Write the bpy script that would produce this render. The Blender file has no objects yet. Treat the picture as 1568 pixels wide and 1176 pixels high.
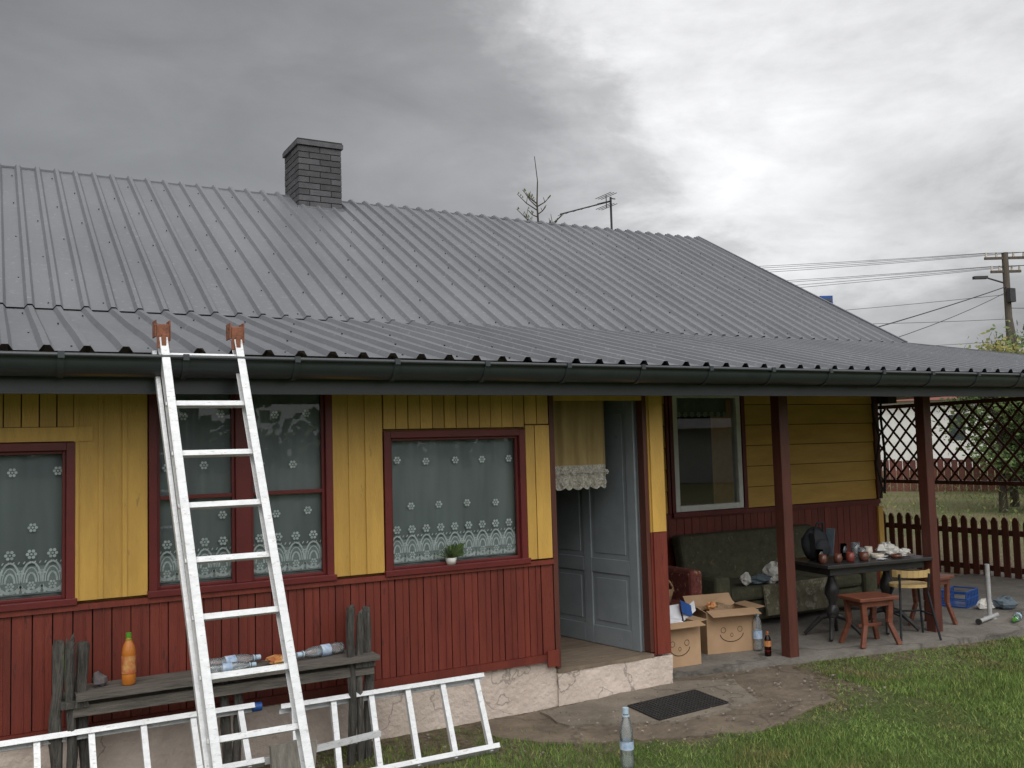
import bpy, math, random
import numpy as np
from mathutils import Vector, Matrix
random.seed(7); np.random.seed(7)
rad=math.radians
scene=bpy.context.scene
scene.view_settings.view_transform='Standard'
try: scene.view_settings.look='None'
except: pass
scene.view_settings.exposure=0
# ------------------------------------------------------------ materials
def nt(name):
    m=bpy.data.materials.new(name); m.use_nodes=True
    n=m.node_tree.nodes; l=m.node_tree.links
    return m,n,l,n['Principled BSDF']
def M(name,c1,c2=None,scale=6,rough=.7,bump=0,bscale=60,metal=0,stretch=(1,1,1),island=.0,spec=.4,c3=None,c3t=.62,c3scale=20,bdist=.01,detail=5):
    m,n,l,b=nt(name)
    c2=c2 or tuple(x*.75 for x in c1)
    tc=n.new('ShaderNodeTexCoord'); mp=n.new('ShaderNodeMapping'); mp.inputs['Scale'].default_value=stretch
    l.new(tc.outputs['Object'],mp.inputs[0])
    no=n.new('ShaderNodeTexNoise'); no.inputs['Scale'].default_value=scale; no.inputs['Detail'].default_value=detail; no.inputs['Roughness'].default_value=.65
    l.new(mp.outputs[0],no.inputs['Vector'])
    rp=n.new('ShaderNodeValToRGB'); rp.color_ramp.elements[0].position=.32; rp.color_ramp.elements[1].position=.68
    rp.color_ramp.elements[0].color=(*c2,1); rp.color_ramp.elements[1].color=(*c1,1)
    l.new(no.outputs['Fac'],rp.inputs[0]); col=rp.outputs[0]
    if c3:
        n3=n.new('ShaderNodeTexNoise'); n3.inputs['Scale'].default_value=c3scale; n3.inputs['Detail'].default_value=6; n3.inputs['Roughness'].default_value=.7
        l.new(mp.outputs[0],n3.inputs['Vector'])
        r3=n.new('ShaderNodeValToRGB'); r3.color_ramp.elements[0].position=c3t; r3.color_ramp.elements[1].position=c3t+.05
        l.new(n3.outputs['Fac'],r3.inputs[0])
        mx=n.new('ShaderNodeMixRGB'); l.new(r3.outputs[0],mx.inputs[0]); l.new(col,mx.inputs[1]); mx.inputs[2].default_value=(*c3,1); col=mx.outputs[0]
    if island>0:
        g=n.new('ShaderNodeNewGeometry'); mr=n.new('ShaderNodeMapRange'); mr.inputs[3].default_value=1-island; mr.inputs[4].default_value=1+island
        l.new(g.outputs['Random Per Island'],mr.inputs[0])
        mu=n.new('ShaderNodeVectorMath'); mu.operation='SCALE'; l.new(col,mu.inputs[0]); l.new(mr.outputs[0],mu.inputs['Scale']); col=mu.outputs[0]
    l.new(col,b.inputs['Base Color'])
    b.inputs['Roughness'].default_value=rough; b.inputs['Metallic'].default_value=metal
    b.inputs['Specular IOR Level'].default_value=spec
    if bump>0:
        nb=n.new('ShaderNodeTexNoise'); nb.inputs['Scale'].default_value=bscale; nb.inputs['Detail'].default_value=5
        l.new(mp.outputs[0],nb.inputs['Vector'])
        bp=n.new('ShaderNodeBump'); bp.inputs['Strength'].default_value=bump; bp.inputs['Distance'].default_value=bdist
        l.new(nb.outputs['Fac'],bp.inputs['Height']); l.new(bp.outputs[0],b.inputs['Normal'])
    return m
yellow=M('yellow_paint',(.60,.36,.082),(.47,.275,.063),3,.5,.25,40,stretch=(3,3,.6),island=.12,c3=(.33,.20,.06),c3t=.65,c3scale=9)
yellow_h=M('yellow_paint_h',(.58,.345,.07),(.46,.265,.05),3,.5,.25,40,stretch=(.6,3,3),island=.08,c3=(.30,.17,.05),c3t=.66,c3scale=9)
red=M('red_paint',(.175,.034,.020),(.120,.022,.015),4,.5,.3,40,stretch=(3,3,.5),island=.15,c3=(.08,.02,.016),c3t=.61,c3scale=10)
redtrim=M('red_trim',(.14,.020,.018),(.10,.015,.014),5,.42,.1,60,island=.05)
brownwood=M('brown_wood',(.115,.036,.024),(.07,.022,.016),6,.5,.3,60,stretch=(3,3,.4),island=.08)
darkwood=M('dark_wood',(.035,.016,.011),(.02,.011,.009),8,.6,.2,60,island=.15)
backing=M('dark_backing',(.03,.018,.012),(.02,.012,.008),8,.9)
ybacking=M('yellow_groove',(.16,.08,.012),(.10,.05,.01),8,.8)
greydoor=M('grey_door_paint',(.24,.265,.28),(.19,.21,.225),4,.4,.1,60,c3=(.14,.155,.165),c3t=.66,c3scale=8)
floorwood=M('floor_boards',(.22,.17,.12),(.12,.09,.065),6,.7,.4,40,stretch=(1,8,1),island=.15)
curtain=M('net_curtain',(.265,.293,.295),(.20,.225,.23),2.5,.95,.0,300,stretch=(3,1,.5),detail=2)
lace=M('lace_white',(.86,.90,.90),(.72,.77,.77),30,.95,island=.12)
lacen=M('lace_net',(.40,.45,.45),(.28,.32,.32),90,.95)
beigecurt=M('beige_curtain',(.36,.26,.11),(.27,.19,.08),3,.95,stretch=(6,1,1))
whiteframe=M('white_frame',(.72,.72,.68),(.6,.6,.56),8,.4)
gutterm=M('gutter_metal',(.036,.042,.046),(.027,.032,.036),5,.33,.05,30,spec=.6)
steel=M('aluminium',(.72,.73,.74),(.58,.59,.60),14,.38,.15,90,metal=.2,stretch=(1,1,3),c3=(.48,.47,.44),c3t=.58,c3scale=30)
steel2=M('aluminium_dull',(.50,.52,.53),(.36,.37,.38),14,.45,.15,90,metal=.4,c3=(.25,.24,.22),c3t=.62,c3scale=16)
rust=M('rust',(.28,.11,.06),(.14,.055,.035),25,.8,.4,80)
greywood=M('weathered_wood',(.13,.12,.105),(.045,.042,.038),14,.9,.9,40,stretch=(4,4,.5),island=.25,bdist=.02,c3=(.09,.13,.035),c3t=.64,c3scale=6)
seatwood=M('weathered_seat',(.17,.15,.13),(.07,.062,.055),10,.9,.6,50,stretch=(.5,5,5),island=.15)
brick=M('chimney_brick',(.085,.082,.088),(.058,.055,.060),12,.75,.4,60,island=.25)
mortar=M('mortar',(.032,.032,.034),(.022,.022,.022),20,.9)
card=M('cardboard',(.46,.30,.18),(.38,.245,.14),5,.85)
cardin=M('cardboard_inner',(.32,.21,.13),(.22,.15,.09),5,.9)
ink=M('print_ink',(.05,.035,.025),None,5,.8)
paper=M('white_paper',(.7,.7,.72),(.55,.56,.6),12,.8)
whitebag=M('white_plastic_bag',(.66,.64,.60),(.48,.46,.42),14,.5,.5,20)
bluep=M('blue_plastic',(.02,.09,.32),(.015,.06,.22),8,.4)
olive=M('sofa_fabric',(.085,.082,.050),(.050,.048,.030),14,.95,.4,120,c3=(.13,.11,.065),c3t=.6,c3scale=18)
redfab=M('red_fabric',(.20,.05,.04),(.10,.03,.025),30,.9,c3=(.35,.24,.15),c3t=.58,c3scale=22)
stoolwood=M('stool_wood',(.20,.070,.040),(.11,.038,.024),7,.4,.15,40,stretch=(1,1,4))
lightwood=M('light_wood',(.5,.35,.15),(.42,.29,.12),6,.45)
tablewood=M('table_wood',(.040,.038,.038),(.024,.023,.023),9,.35)
black=M('black_fabric',(.018,.02,.024),(.011,.012,.014),20,.8)
bluegrey=M('bluegrey_fabric',(.12,.16,.19),(.08,.1,.12),20,.8)
ceramic=M('brown_ceramic',(.13,.05,.03),(.08,.03,.02),10,.25)
ceramicw=M('ceramic_light',(.55,.5,.42),(.45,.4,.33),10,.25)
greenp=M('green_cap',(.10,.33,.03),None,8,.4)
redp=M('red_label',(.42,.06,.03),(.55,.35,.12),30,.4)
labelw=M('bottle_label',(.55,.62,.72),(.20,.33,.52),35,.4)
capw=M('pale_cap',(.45,.58,.70),None,8,.4)
rubber=M('rubber',(.030,.028,.026),(.018,.017,.016),20,.8,.3,100)
polewood=M('pole_wood',(.12,.10,.08),(.07,.06,.05),8,.9,.5,30,stretch=(3,3,.3))
wirem=M('wire',(.04,.04,.045),None,5,.6)
whitewall=M('neighbour_render',(.66,.66,.64),(.55,.54,.52),2,.9)
redroof=M('neighbour_roof',(.20,.06,.045),(.14,.045,.035),3,.8)
greyroof=M('neighbour_grey_roof',(.22,.21,.21),(.16,.15,.15),3,.8)
redfence=M('red_board_fence',(.17,.06,.045),(.11,.042,.035),3,.8,island=.2)
bark=M('bark',(.07,.055,.042),(.04,.032,.025),15,.95,.6,30)
leafg=M('leaves_green',(.11,.16,.045),(.05,.085,.022),.9,.75,island=.45)
leafy=M('leaves_autumn',(.22,.19,.05),(.10,.12,.03),.7,.75,island=.4)

def roofmat():
    m,n,l,b=nt('roof_sheet_metal')
    tc=n.new('ShaderNodeTexCoord')
    no=n.new('ShaderNodeTexNoise'); no.inputs['Scale'].default_value=1.1; no.inputs['Detail'].default_value=4
    mp=n.new('ShaderNodeMapping'); mp.inputs['Scale'].default_value=(1.5,.5,.5); l.new(tc.outputs['Object'],mp.inputs[0]); l.new(mp.outputs[0],no.inputs['Vector'])
    rp=n.new('ShaderNodeValToRGB'); rp.color_ramp.elements[0].position=.3; rp.color_ramp.elements[1].position=.7
    rp.color_ramp.elements[0].color=(.092,.096,.107,1); rp.color_ramp.elements[1].color=(.126,.130,.142,1)
    l.new(no.outputs['Fac'],rp.inputs[0])
    n3=n.new('ShaderNodeTexNoise'); n3.inputs['Scale'].default_value=24; n3.inputs['Detail'].default_value=8; n3.inputs['Roughness'].default_value=.8
    l.new(tc.outputs['Object'],n3.inputs['Vector'])
    r3=n.new('ShaderNodeValToRGB'); r3.color_ramp.elements[0].position=.56; r3.color_ramp.elements[1].position=.69
    r3.color_ramp.elements[1].color=(.6,.6,.6,1)
    l.new(n3.outputs['Fac'],r3.inputs[0])
    mx=n.new('ShaderNodeMixRGB'); l.new(r3.outputs[0],mx.inputs[0]); l.new(rp.outputs[0],mx.inputs[1]); mx.inputs[2].default_value=(.34,.34,.35,1)
    l.new(mx.outputs[0],b.inputs['Base Color'])
    mr=n.new('ShaderNodeMapRange'); mr.inputs[3].default_value=.36; mr.inputs[4].default_value=.60
    l.new(n3.outputs['Fac'],mr.inputs[0]); l.new(mr.outputs[0],b.inputs['Roughness'])
    nb=n.new('ShaderNodeTexNoise'); nb.inputs['Scale'].default_value=5; l.new(tc.outputs['Object'],nb.inputs['Vector'])
    bp=n.new('ShaderNodeBump'); bp.inputs['Strength'].default_value=.35; bp.inputs['Distance'].default_value=.01
    l.new(nb.outputs['Fac'],bp.inputs['Height']); l.new(bp.outputs[0],b.inputs['Normal'])
    return m
roofm=roofmat()
def glassmat(name,tint=(1,1,1),ior=1.5,rough=.0,boost=1.0,haze=0,hcol=(.8,.85,.88)):
    m=bpy.data.materials.new(name); m.use_nodes=True; n=m.node_tree.nodes; l=m.node_tree.links
    n.remove(n['Principled BSDF']); out=n['Material Output']
    t=n.new('ShaderNodeBsdfTransparent'); t.inputs[0].default_value=(*tint,1)
    g=n.new('ShaderNodeBsdfGlossy'); g.inputs['Roughness'].default_value=rough
    f=n.new('ShaderNodeFresnel'); f.inputs[0].default_value=ior
    mu=n.new('ShaderNodeMath'); mu.operation='MULTIPLY'; mu.inputs[1].default_value=boost; mu.use_clamp=True
    l.new(f.outputs[0],mu.inputs[0]); tt=t.outputs[0]
    if haze:
        d=n.new('ShaderNodeBsdfDiffuse'); d.inputs[0].default_value=(*hcol,1); xx=n.new('ShaderNodeMixShader'); xx.inputs[0].default_value=haze
        l.new(tt,xx.inputs[1]); l.new(d.outputs[0],xx.inputs[2]); tt=xx.outputs[0]
    x=n.new('ShaderNodeMixShader'); l.new(mu.outputs[0],x.inputs[0]); l.new(tt,x.inputs[1]); l.new(g.outputs[0],x.inputs[2])
    l.new(x.outputs[0],out.inputs[0]); return m
glass=glassmat('window_glass',(.92,.95,.95),1.5,.0,1.3)
pet=glassmat('clear_plastic',(.93,.97,.98),1.45,.12,1.6,.16)
petred=glassmat('red_drink',(.35,.03,.03),1.4,.05,1.5)
petor=M('orange_juice',(.50,.17,.03),(.4,.13,.02),20,.2)

def concretemat(name,c1,c2,crack,cw=.012,cs=.45,nsc=2.2):
    m,n,l,b=nt(name)
    tc=n.new('ShaderNodeTexCoord')
    no=n.new('ShaderNodeTexNoise'); no.inputs['Scale'].default_value=nsc; no.inputs['Detail'].default_value=10; no.inputs['Roughness'].default_value=.72
    l.new(tc.outputs['Object'],no.inputs['Vector'])
    rp=n.new('ShaderNodeValToRGB'); rp.color_ramp.elements[0].position=.35; rp.color_ramp.elements[1].position=.65
    rp.color_ramp.elements[0].color=(*c2,1); rp.color_ramp.elements[1].color=(*c1,1); l.new(no.outputs['Fac'],rp.inputs[0])
    wn=n.new('ShaderNodeTexNoise'); wn.inputs['Scale'].default_value=4; wn.inputs['Detail'].default_value=5; l.new(tc.outputs['Object'],wn.inputs['Vector'])
    ad=n.new('ShaderNodeMixRGB'); ad.inputs[0].default_value=.3; l.new(tc.outputs['Object'],ad.inputs[1]); l.new(wn.outputs['Color'],ad.inputs[2])
    vo=n.new('ShaderNodeTexVoronoi'); vo.feature='DISTANCE_TO_EDGE'; vo.inputs['Scale'].default_value=crack; l.new(ad.outputs[0],vo.inputs['Vector'])
    vr=n.new('ShaderNodeValToRGB'); vr.color_ramp.elements[0].position=.0; vr.color_ramp.elements[1].position=cw
    vr.color_ramp.elements[0].color=(1-cs,1-cs,1-cs,1)
    l.new(vo.outputs['Distance'],vr.inputs[0])
    mx=n.new('ShaderNodeMixRGB'); mx.blend_type='MULTIPLY'; mx.inputs[0].default_value=1; l.new(vr.outputs[0],mx.inputs[1]); l.new(rp.outputs[0],mx.inputs[2])
    l.new(mx.outputs[0],b.inputs['Base Color']); b.inputs['Roughness'].default_value=.9
    nb=n.new('ShaderNodeTexNoise'); nb.inputs['Scale'].default_value=30; nb.inputs['Detail'].default_value=8; l.new(tc.outputs['Object'],nb.inputs['Vector'])
    bp=n.new('ShaderNodeBump'); bp.inputs['Strength'].default_value=.6; bp.inputs['Distance'].default_value=.02
    l.new(nb.outputs['Fac'],bp.inputs['Height']); l.new(bp.outputs[0],b.inputs['Normal'])
    return m
concrete=concretemat('concrete_slab',(.22,.20,.175),(.12,.108,.092),.6)
pathm=concretemat('old_path',(.185,.145,.105),(.085,.064,.045),1.2,.015,.4,3.5)
plaster=concretemat('foundation_plaster',(.66,.56,.49),(.46,.38,.32),1.6,.008,.5)

def groundmat():
    m,n,l,b=nt('grass_ground')
    tc=n.new('ShaderNodeTexCoord')
    def noise(s,d=6,r=.65):
        q=n.new('ShaderNodeTexNoise'); q.inputs['Scale'].default_value=s; q.inputs['Detail'].default_value=d; q.inputs['Roughness'].default_value=r
        l.new(tc.outputs['Object'],q.inputs['Vector']); return q
    a=noise(1.2); rp=n.new('ShaderNodeValToRGB'); e=rp.color_ramp.elements
    e[0].position=.3; e[0].color=(.085,.10,.035,1); e[1].position=.7; e[1].color=(.10,.155,.04,1)
    l.new(a.outputs['Fac'],rp.inputs[0])
    f=noise(45); r2=n.new('ShaderNodeValToRGB'); r2.color_ramp.elements[0].position=.4; r2.color_ramp.elements[1].position=.62
    r2.color_ramp.elements[0].color=(.4,.4,.4,1); l.new(f.outputs['Fac'],r2.inputs[0])
    mu=n.new('ShaderNodeMixRGB'); mu.blend_type='MULTIPLY'; mu.inputs[0].default_value=.8; l.new(rp.outputs[0],mu.inputs[1]); l.new(r2.outputs[0],mu.inputs[2])
    sx=n.new('ShaderNodeSeparateXYZ'); l.new(tc.outputs['Object'],sx.inputs[0])
    w=noise(2.5)
    ma=n.new('ShaderNodeMath'); ma.operation='MULTIPLY_ADD'; ma.inputs[1].default_value=2.4; l.new(w.outputs['Fac'],ma.inputs[0]); l.new(sx.outputs['Y'],ma.inputs[2])
    mr=n.new('ShaderNodeMapRange'); mr.inputs[1].default_value=-.15; mr.inputs[2].default_value=.45; l.new(ma.outputs[0],mr.inputs[0])
    soiln=noise(14); sr=n.new('ShaderNodeValToRGB'); sr.color_ramp.elements[0].color=(.07,.055,.038,1); sr.color_ramp.elements[1].color=(.20,.16,.11,1)
    sr.color_ramp.elements[0].position=.35; sr.color_ramp.elements[1].position=.65
    l.new(soiln.outputs['Fac'],sr.inputs[0])
    mx=n.new('ShaderNodeMixRGB'); l.new(mr.outputs[0],mx.inputs[0]); l.new(mu.outputs[0],mx.inputs[1]); l.new(sr.outputs[0],mx.inputs[2])
    ff=n.new('ShaderNodeMapRange'); ff.inputs[1].default_value=12; ff.inputs[2].default_value=16; l.new(sx.outputs['X'],ff.inputs[0])
    fn=noise(.5,9,.75); fr=n.new('ShaderNodeValToRGB'); fr.color_ramp.elements[0].position=.38; fr.color_ramp.elements[1].position=.62
    fr.color_ramp.elements[0].color=(.09,.11,.04,1); fr.color_ramp.elements[1].color=(.17,.14,.08,1); l.new(fn.outputs['Fac'],fr.inputs[0])
    m2=n.new('ShaderNodeMixRGB'); l.new(ff.outputs[0],m2.inputs[0]); l.new(mx.outputs[0],m2.inputs[1]); l.new(fr.outputs[0],m2.inputs[2])
    l.new(m2.outputs[0],b.inputs['Base Color']); b.inputs['Roughness'].default_value=.95; b.inputs['Specular IOR Level'].default_value=.15
    bp=n.new('ShaderNodeBump'); bp.inputs['Strength'].default_value=.8; bp.inputs['Distance'].default_value=.03
    l.new(f.outputs['Fac'],bp.inputs['Height']); l.new(bp.outputs[0],b.inputs['Normal'])
    return m
groundm=groundmat()
def blademat():
    m,n,l,b=nt('grass_blades')
    tc=n.new('ShaderNodeTexCoord'); q=n.new('ShaderNodeTexNoise'); q.inputs['Scale'].default_value=1.6; q.inputs['Detail'].default_value=6
    l.new(tc.outputs['Object'],q.inputs['Vector'])
    rp=n.new('ShaderNodeValToRGB'); e=rp.color_ramp.elements
    e[0].position=.34; e[0].color=(.17,.19,.065,1); e[1].position=.62; e[1].color=(.15,.245,.06,1); x=e.new(.44); x.color=(.11,.175,.045,1); l.new(q.outputs['Fac'],rp.inputs[0])
    g=n.new('ShaderNodeNewGeometry')
    r2=n.new('ShaderNodeValToRGB'); e=r2.color_ramp.elements; e[0].position=0; e[0].color=(.6,.6,.55,1); e[1].position=.82; e[1].color=(1.15,1.1,1,1)
    x=r2.color_ramp.elements.new(.90); x.color=(2.0,1.4,1.6,1)
    l.new(g.outputs['Random Per Island'],r2.inputs[0])
    mu=n.new('ShaderNodeMixRGB'); mu.blend_type='MULTIPLY'; mu.inputs[0].default_value=1; l.new(rp.outputs[0],mu.inputs[1]); l.new(r2.outputs[0],mu.inputs[2])
    l.new(mu.outputs[0],b.inputs['Base Color']); b.inputs['Roughness'].default_value=.6; b.inputs['Specular IOR Level'].default_value=.2
    return m
bladem=blademat()

# ------------------------------------------------------------ mesh builder
class MB:
    def __init__(s): s.v=[];s.f=[];s.m=[];s.s=[]
    def add(s,vs,fs,m=0,sm=False):
        o=len(s.v); s.v+=[tuple(v) for v in vs]
        for f in fs: s.f.append(tuple(i+o for i in f)); s.m.append(m); s.s.append(sm)
    def box(s,x0,x1,y0,y1,z0,z1,m=0):
        s.add([(x0,y0,z0),(x1,y0,z0),(x1,y1,z0),(x0,y1,z0),(x0,y0,z1),(x1,y0,z1),(x1,y1,z1),(x0,y1,z1)],
              [(0,3,2,1),(4,5,6,7),(0,1,5,4),(1,2,6,5),(2,3,7,6),(3,0,4,7)],m)
    def obox(s,c,ax,ay,az,m=0):
        c=Vector(c);ax=Vector(ax);ay=Vector(ay);az=Vector(az)
        vs=[c-ax-ay-az,c+ax-ay-az,c+ax+ay-az,c-ax+ay-az,c-ax-ay+az,c+ax-ay+az,c+ax+ay+az,c-ax+ay+az]
        s.add(vs,[(0,3,2,1),(4,5,6,7),(0,1,5,4),(1,2,6,5),(2,3,7,6),(3,0,4,7)],m)
    def beam(s,p0,p1,w,h,m=0,up=(0,0,1)):
        p0=Vector(p0);p1=Vector(p1);d=(p1-p0);u=Vector(up)
        sd=d.cross(u)
        if sd.length<1e-5: sd=d.cross(Vector((1,0,0)))
        sd.normalize(); uu=sd.cross(d).normalized()
        s.obox((p0+p1)/2,d/2,sd*w/2,uu*h/2,m)
    def cyl(s,p0,p1,r0,r1=None,n=10,m=0,sm=True):
        r1=r0 if r1 is None else r1
        p0=Vector(p0);p1=Vector(p1);d=(p1-p0).normalized()
        a=d.orthogonal().normalized();b=d.cross(a)
        vs=[];
        for p,r in((p0,r0),(p1,r1)):
            for i in range(n):
                t=2*math.pi*i/n; vs.append(p+a*r*math.cos(t)+b*r*math.sin(t))
        s.add(vs,[(i,(i+1)%n,n+(i+1)%n,n+i) for i in range(n)],m,sm)
        s.add(vs[:n],[tuple(range(n))[::-1]],m); s.add(vs[n:],[tuple(range(n))],m)
    def lathe(s,prof,o=(0,0,0),axis=(0,0,1),n=16,m=0):
        o=Vector(o);d=Vector(axis).normalized();a=d.orthogonal().normalized();b=d.cross(a)
        vs=[]
        for r,z in prof:
            for i in range(n):
                t=2*math.pi*i/n; vs.append(o+d*z+a*r*math.cos(t)+b*r*math.sin(t))
        fs=[]
        for k in range(len(prof)-1):
            for i in range(n): fs.append((k*n+i,k*n+(i+1)%n,(k+1)*n+(i+1)%n,(k+1)*n+i))
        s.add(vs,fs,m,True)
    def tube(s,pts,r,n=6,m=0):
        for a,b in zip(pts[:-1],pts[1:]): s.cyl(a,b,r,r,n,m)
    def blob(s,c,rx,ry,rz,m=0,n=10,k=6,amp=.15,rot=0):
        vs=[];c=Vector(c)
        for j in range(k+1):
            ph=math.pi*j/k
            for i in range(n):
                t=2*math.pi*i/n; q=1+random.uniform(-amp,amp)
                x=rx*math.sin(ph)*math.cos(t)*q; y=ry*math.sin(ph)*math.sin(t)*q
                vs.append((c.x+x*math.cos(rot)-y*math.sin(rot),c.y+x*math.sin(rot)+y*math.cos(rot),c.z+rz*math.cos(ph)*q))
        fs=[(j*n+i,(j+1)*n+i,(j+1)*n+(i+1)%n,j*n+(i+1)%n) for j in range(k) for i in range(n)]
        s.add(vs,fs,m,amp<.12)
    def obj(s,name,mats,parent=None,bevel=0,loc=None,rotz=0):
        me=bpy.data.meshes.new(name); me.from_pydata(s.v,[],s.f)
        for q in mats: me.materials.append(q)
        me.polygons.foreach_set('material_index',s.m); me.polygons.foreach_set('use_smooth',s.s); me.update()
        o=bpy.data.objects.new(name,me); scene.collection.objects.link(o)
        if parent: o.parent=parent
        if loc: o.location=loc; o.rotation_euler=(0,0,rotz)
        if bevel:
            b=o.modifiers.new('bevel','BEVEL'); b.width=bevel; b.segments=2; b.limit_method='ANGLE'; b.angle_limit=rad(40)
        return o
def empty(name):
    e=bpy.data.objects.new(name,None); scene.collection.objects.link(e); return e
def rj(a): return random.uniform(-a,a)

house=empty('wooden_house')
# ------------------------------------------------------------ wall boards
def vboards(mb,x0,x1,z0,z1,pitch,y,m,th=.022,gap=.006,batten=False):
    n=max(1,round((x1-x0)/pitch)); p=(x1-x0)/n
    for i in range(n):
        a=x0+i*p; yy=y+rj(.002); g_=gap+rj(.002)
        mb.box(a+g_/2,a+p-g_/2,yy-th,yy,z0,z1,m)
        if batten: mb.box(a-.012,a+.012,yy-th-.009,yy-th-.0005,z0+.001,z1-.001,m)
def hboards(mb,x0,x1,z0,z1,pitch,y,m,th=.022,gap=.008):
    n=max(1,round((z1-z0)/pitch)); p=(z1-z0)/n
    for i in range(n):
        a=z0+i*p; o=len(mb.v)
        mb.box(x0,x1,y-th,y,a+gap/2,a+p-gap/2,m)
        for k in (0,1):
            x,yy,z=mb.v[o+k]; mb.v[o+k]=(x,yy-.010,z)
w=MB()
YB=0.0
Zt=2.22
w.box(-5,3.46,.002,.10,.32,1.02,0)
for a,b in((-5,-.62),(.42,.80),(1.88,2.22),(3.26,3.46)): w.box(a,b,.002,.10,1.02,Zt,1)
w.box(-.62,.42,.002,.10,1.90,Zt,1); w.box(2.22,3.26,.002,.10,1.93,Zt,1)
w.obj('wall_backing',[backing,ybacking],house)
yb=MB()
vboards(yb,-5,-.62,1.035,Zt,.125,YB,0,batten=True)
vboards(yb,-.62,.50,1.985,Zt,.085,YB,0)
yb.box(-.66,.505,-.034,-.0235,1.905,1.982,0)
vboards(yb,.425,.795,1.035,Zt,.125,YB,0,batten=True)
vboards(yb,1.885,2.215,1.035,Zt,.115,YB,0,batten=True)
vboards(yb,2.22,3.26,1.945,Zt,.088,YB,0)
vboards(yb,3.265,3.46,1.965,Zt,.1,YB,0)
yb.box(3.265,3.335,-.030,0,1.03,1.955,0); yb.box(3.34,3.455,-.034,0,1.03,1.955,0)
yb.box(4.32,4.47,-.02,.12,1.145,Zt,0); yb.box(4.335,4.455,-.034,-.0205,1.147,Zt,0)
yb.box(3.46,4.32,-.012,.03,2.13,Zt,0)
yb.obj('yellow_boards',[yellow],house)
rb=MB()
vboards(rb,-5,3.46,.375,.985,.098,YB,0)
for i in range(86):
    x=-5+i*.0985+.0485
    if x<3.42: rb.box(x-.003,x+.003,-.0275,-.0225,.376,.984,0)
rb.box(4.32,4.47,-.02,.12,.245,1.143,0); rb.box(4.337,4.453,-.034,-.0205,.25,1.141,0)
rb.box(-5,3.465,-.045,0,.325,.373,0)
rb.box(-5,3.46,-.040,0,.987,1.018,0)
rb.box(3.38,3.47,-.055,-.0455,.29,.40,0)
rb.obj('red_boards',[red],house)
d=MB(); d.box(3.462,3.50,-.03,.14,.27,Zt,0); d.box(4.285,4.318,-.015,.14,.27,Zt,0); d.obj('door_jambs',[brownwood],house)

# ------------------------------------------------------------ lace
def flower(mb,cx,cz,y,r,m=0):
    for k in range(7):
        a=2*math.pi*k/6
        px,pz=(cx,cz) if k==6 else (cx+r*.68*math.cos(a),cz+r*.68*math.sin(a))
        rr=r*(.24 if k==6 else .33)
        mb.add([(px+rr*math.cos(t*math.pi/3),y,pz+rr*math.sin(t*math.pi/3)) for t in range(6)],[(0,1,2,3,4,5)],m)
def arc(mb,pts,wd,y,m=0):
    for (x0,z0),(x1,z1) in zip(pts[:-1],pts[1:]):
        dx,dz=x1-x0,z1-z0; L=math.hypot(dx,dz); nx,nz=-dz/L*wd/2,dx/L*wd/2
        mb.add([(x0+nx,y,z0+nz),(x1+nx,y,z1+nz),(x1-nx,y,z1-nz),(x0-nx,y,z0-nz)],[(0,1,2,3)],m)
def lacework(mb,x0,x1,z0,z1,y,cell=.105,fr=.026):
    s0=len(mb.m)
    n=max(2,round((x1-x0)/cell)); c=(x1-x0)/n
    for i in range(n):
        cx=x0+(i+.5)*c
        flower(mb,cx,z0+.215,y-.004,.028)
        for k,(rr,wd) in enumerate(((.95,.010),(.7,.006),(.45,.010))):
            pts=[(cx+rr*c/2*math.cos(t),z0+.065+rr*.115*math.sin(t)) for t in np.linspace(0,math.pi,9)]
            arc(mb,pts,wd,y-.003-.0004*k)
        pts=[(cx+c/2*math.cos(t),z0+.05-.035*math.sin(t)) for t in np.linspace(0,math.pi,7)]
        arc(mb,pts,.016,y-.0045)
        flower(mb,cx,z0+.05,y-.005,.022); flower(mb,cx+c/2,z0+.115,y-.0055,.02)
        for k in range(4): 
            px=x0+i*c+(k+.5)*c/4; arc(mb,[(px,z0+.008),(px,z0+.038)],.011,y-.002)
            arc(mb,[(px,z0+.165),(px+.008,z0+.178)],.006,y-.002)
    mb.add([(x0,y-.001,z0+.0),(x1,y-.001,z0),(x1,y-.001,z0+.15),(x0,y-.001,z0+.15)],[(0,1,2,3)],1)
    r=0; z=z0+.36
    while z<z1-.05:
        s=.21; x=x0+(.06 if r%2 else .15)
        while x<x1-.02: flower(mb,x+rj(.01),z+rj(.008),y-.004,fr); x+=s
        z+=.30; r+=1
    for i in range(s0,len(mb.m)): mb.m[i]+=1
def curtainsheet(mb,x0,x1,z0,z1,y,amp=.006,m=0):
    n=int((x1-x0)/.02)+2; vs=[]
    for i in range(n):
        x=x0+(x1-x0)*i/(n-1); yy=y+.012+amp*math.sin(x*38)+amp*.6*math.sin(x*71+1)
        vs+=[(x,yy,z0),(x,yy,z1)]
    mb.add(vs,[(2*i,2*i+2,2*i+3,2*i+1) for i in range(n-1)],m,True)
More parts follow.
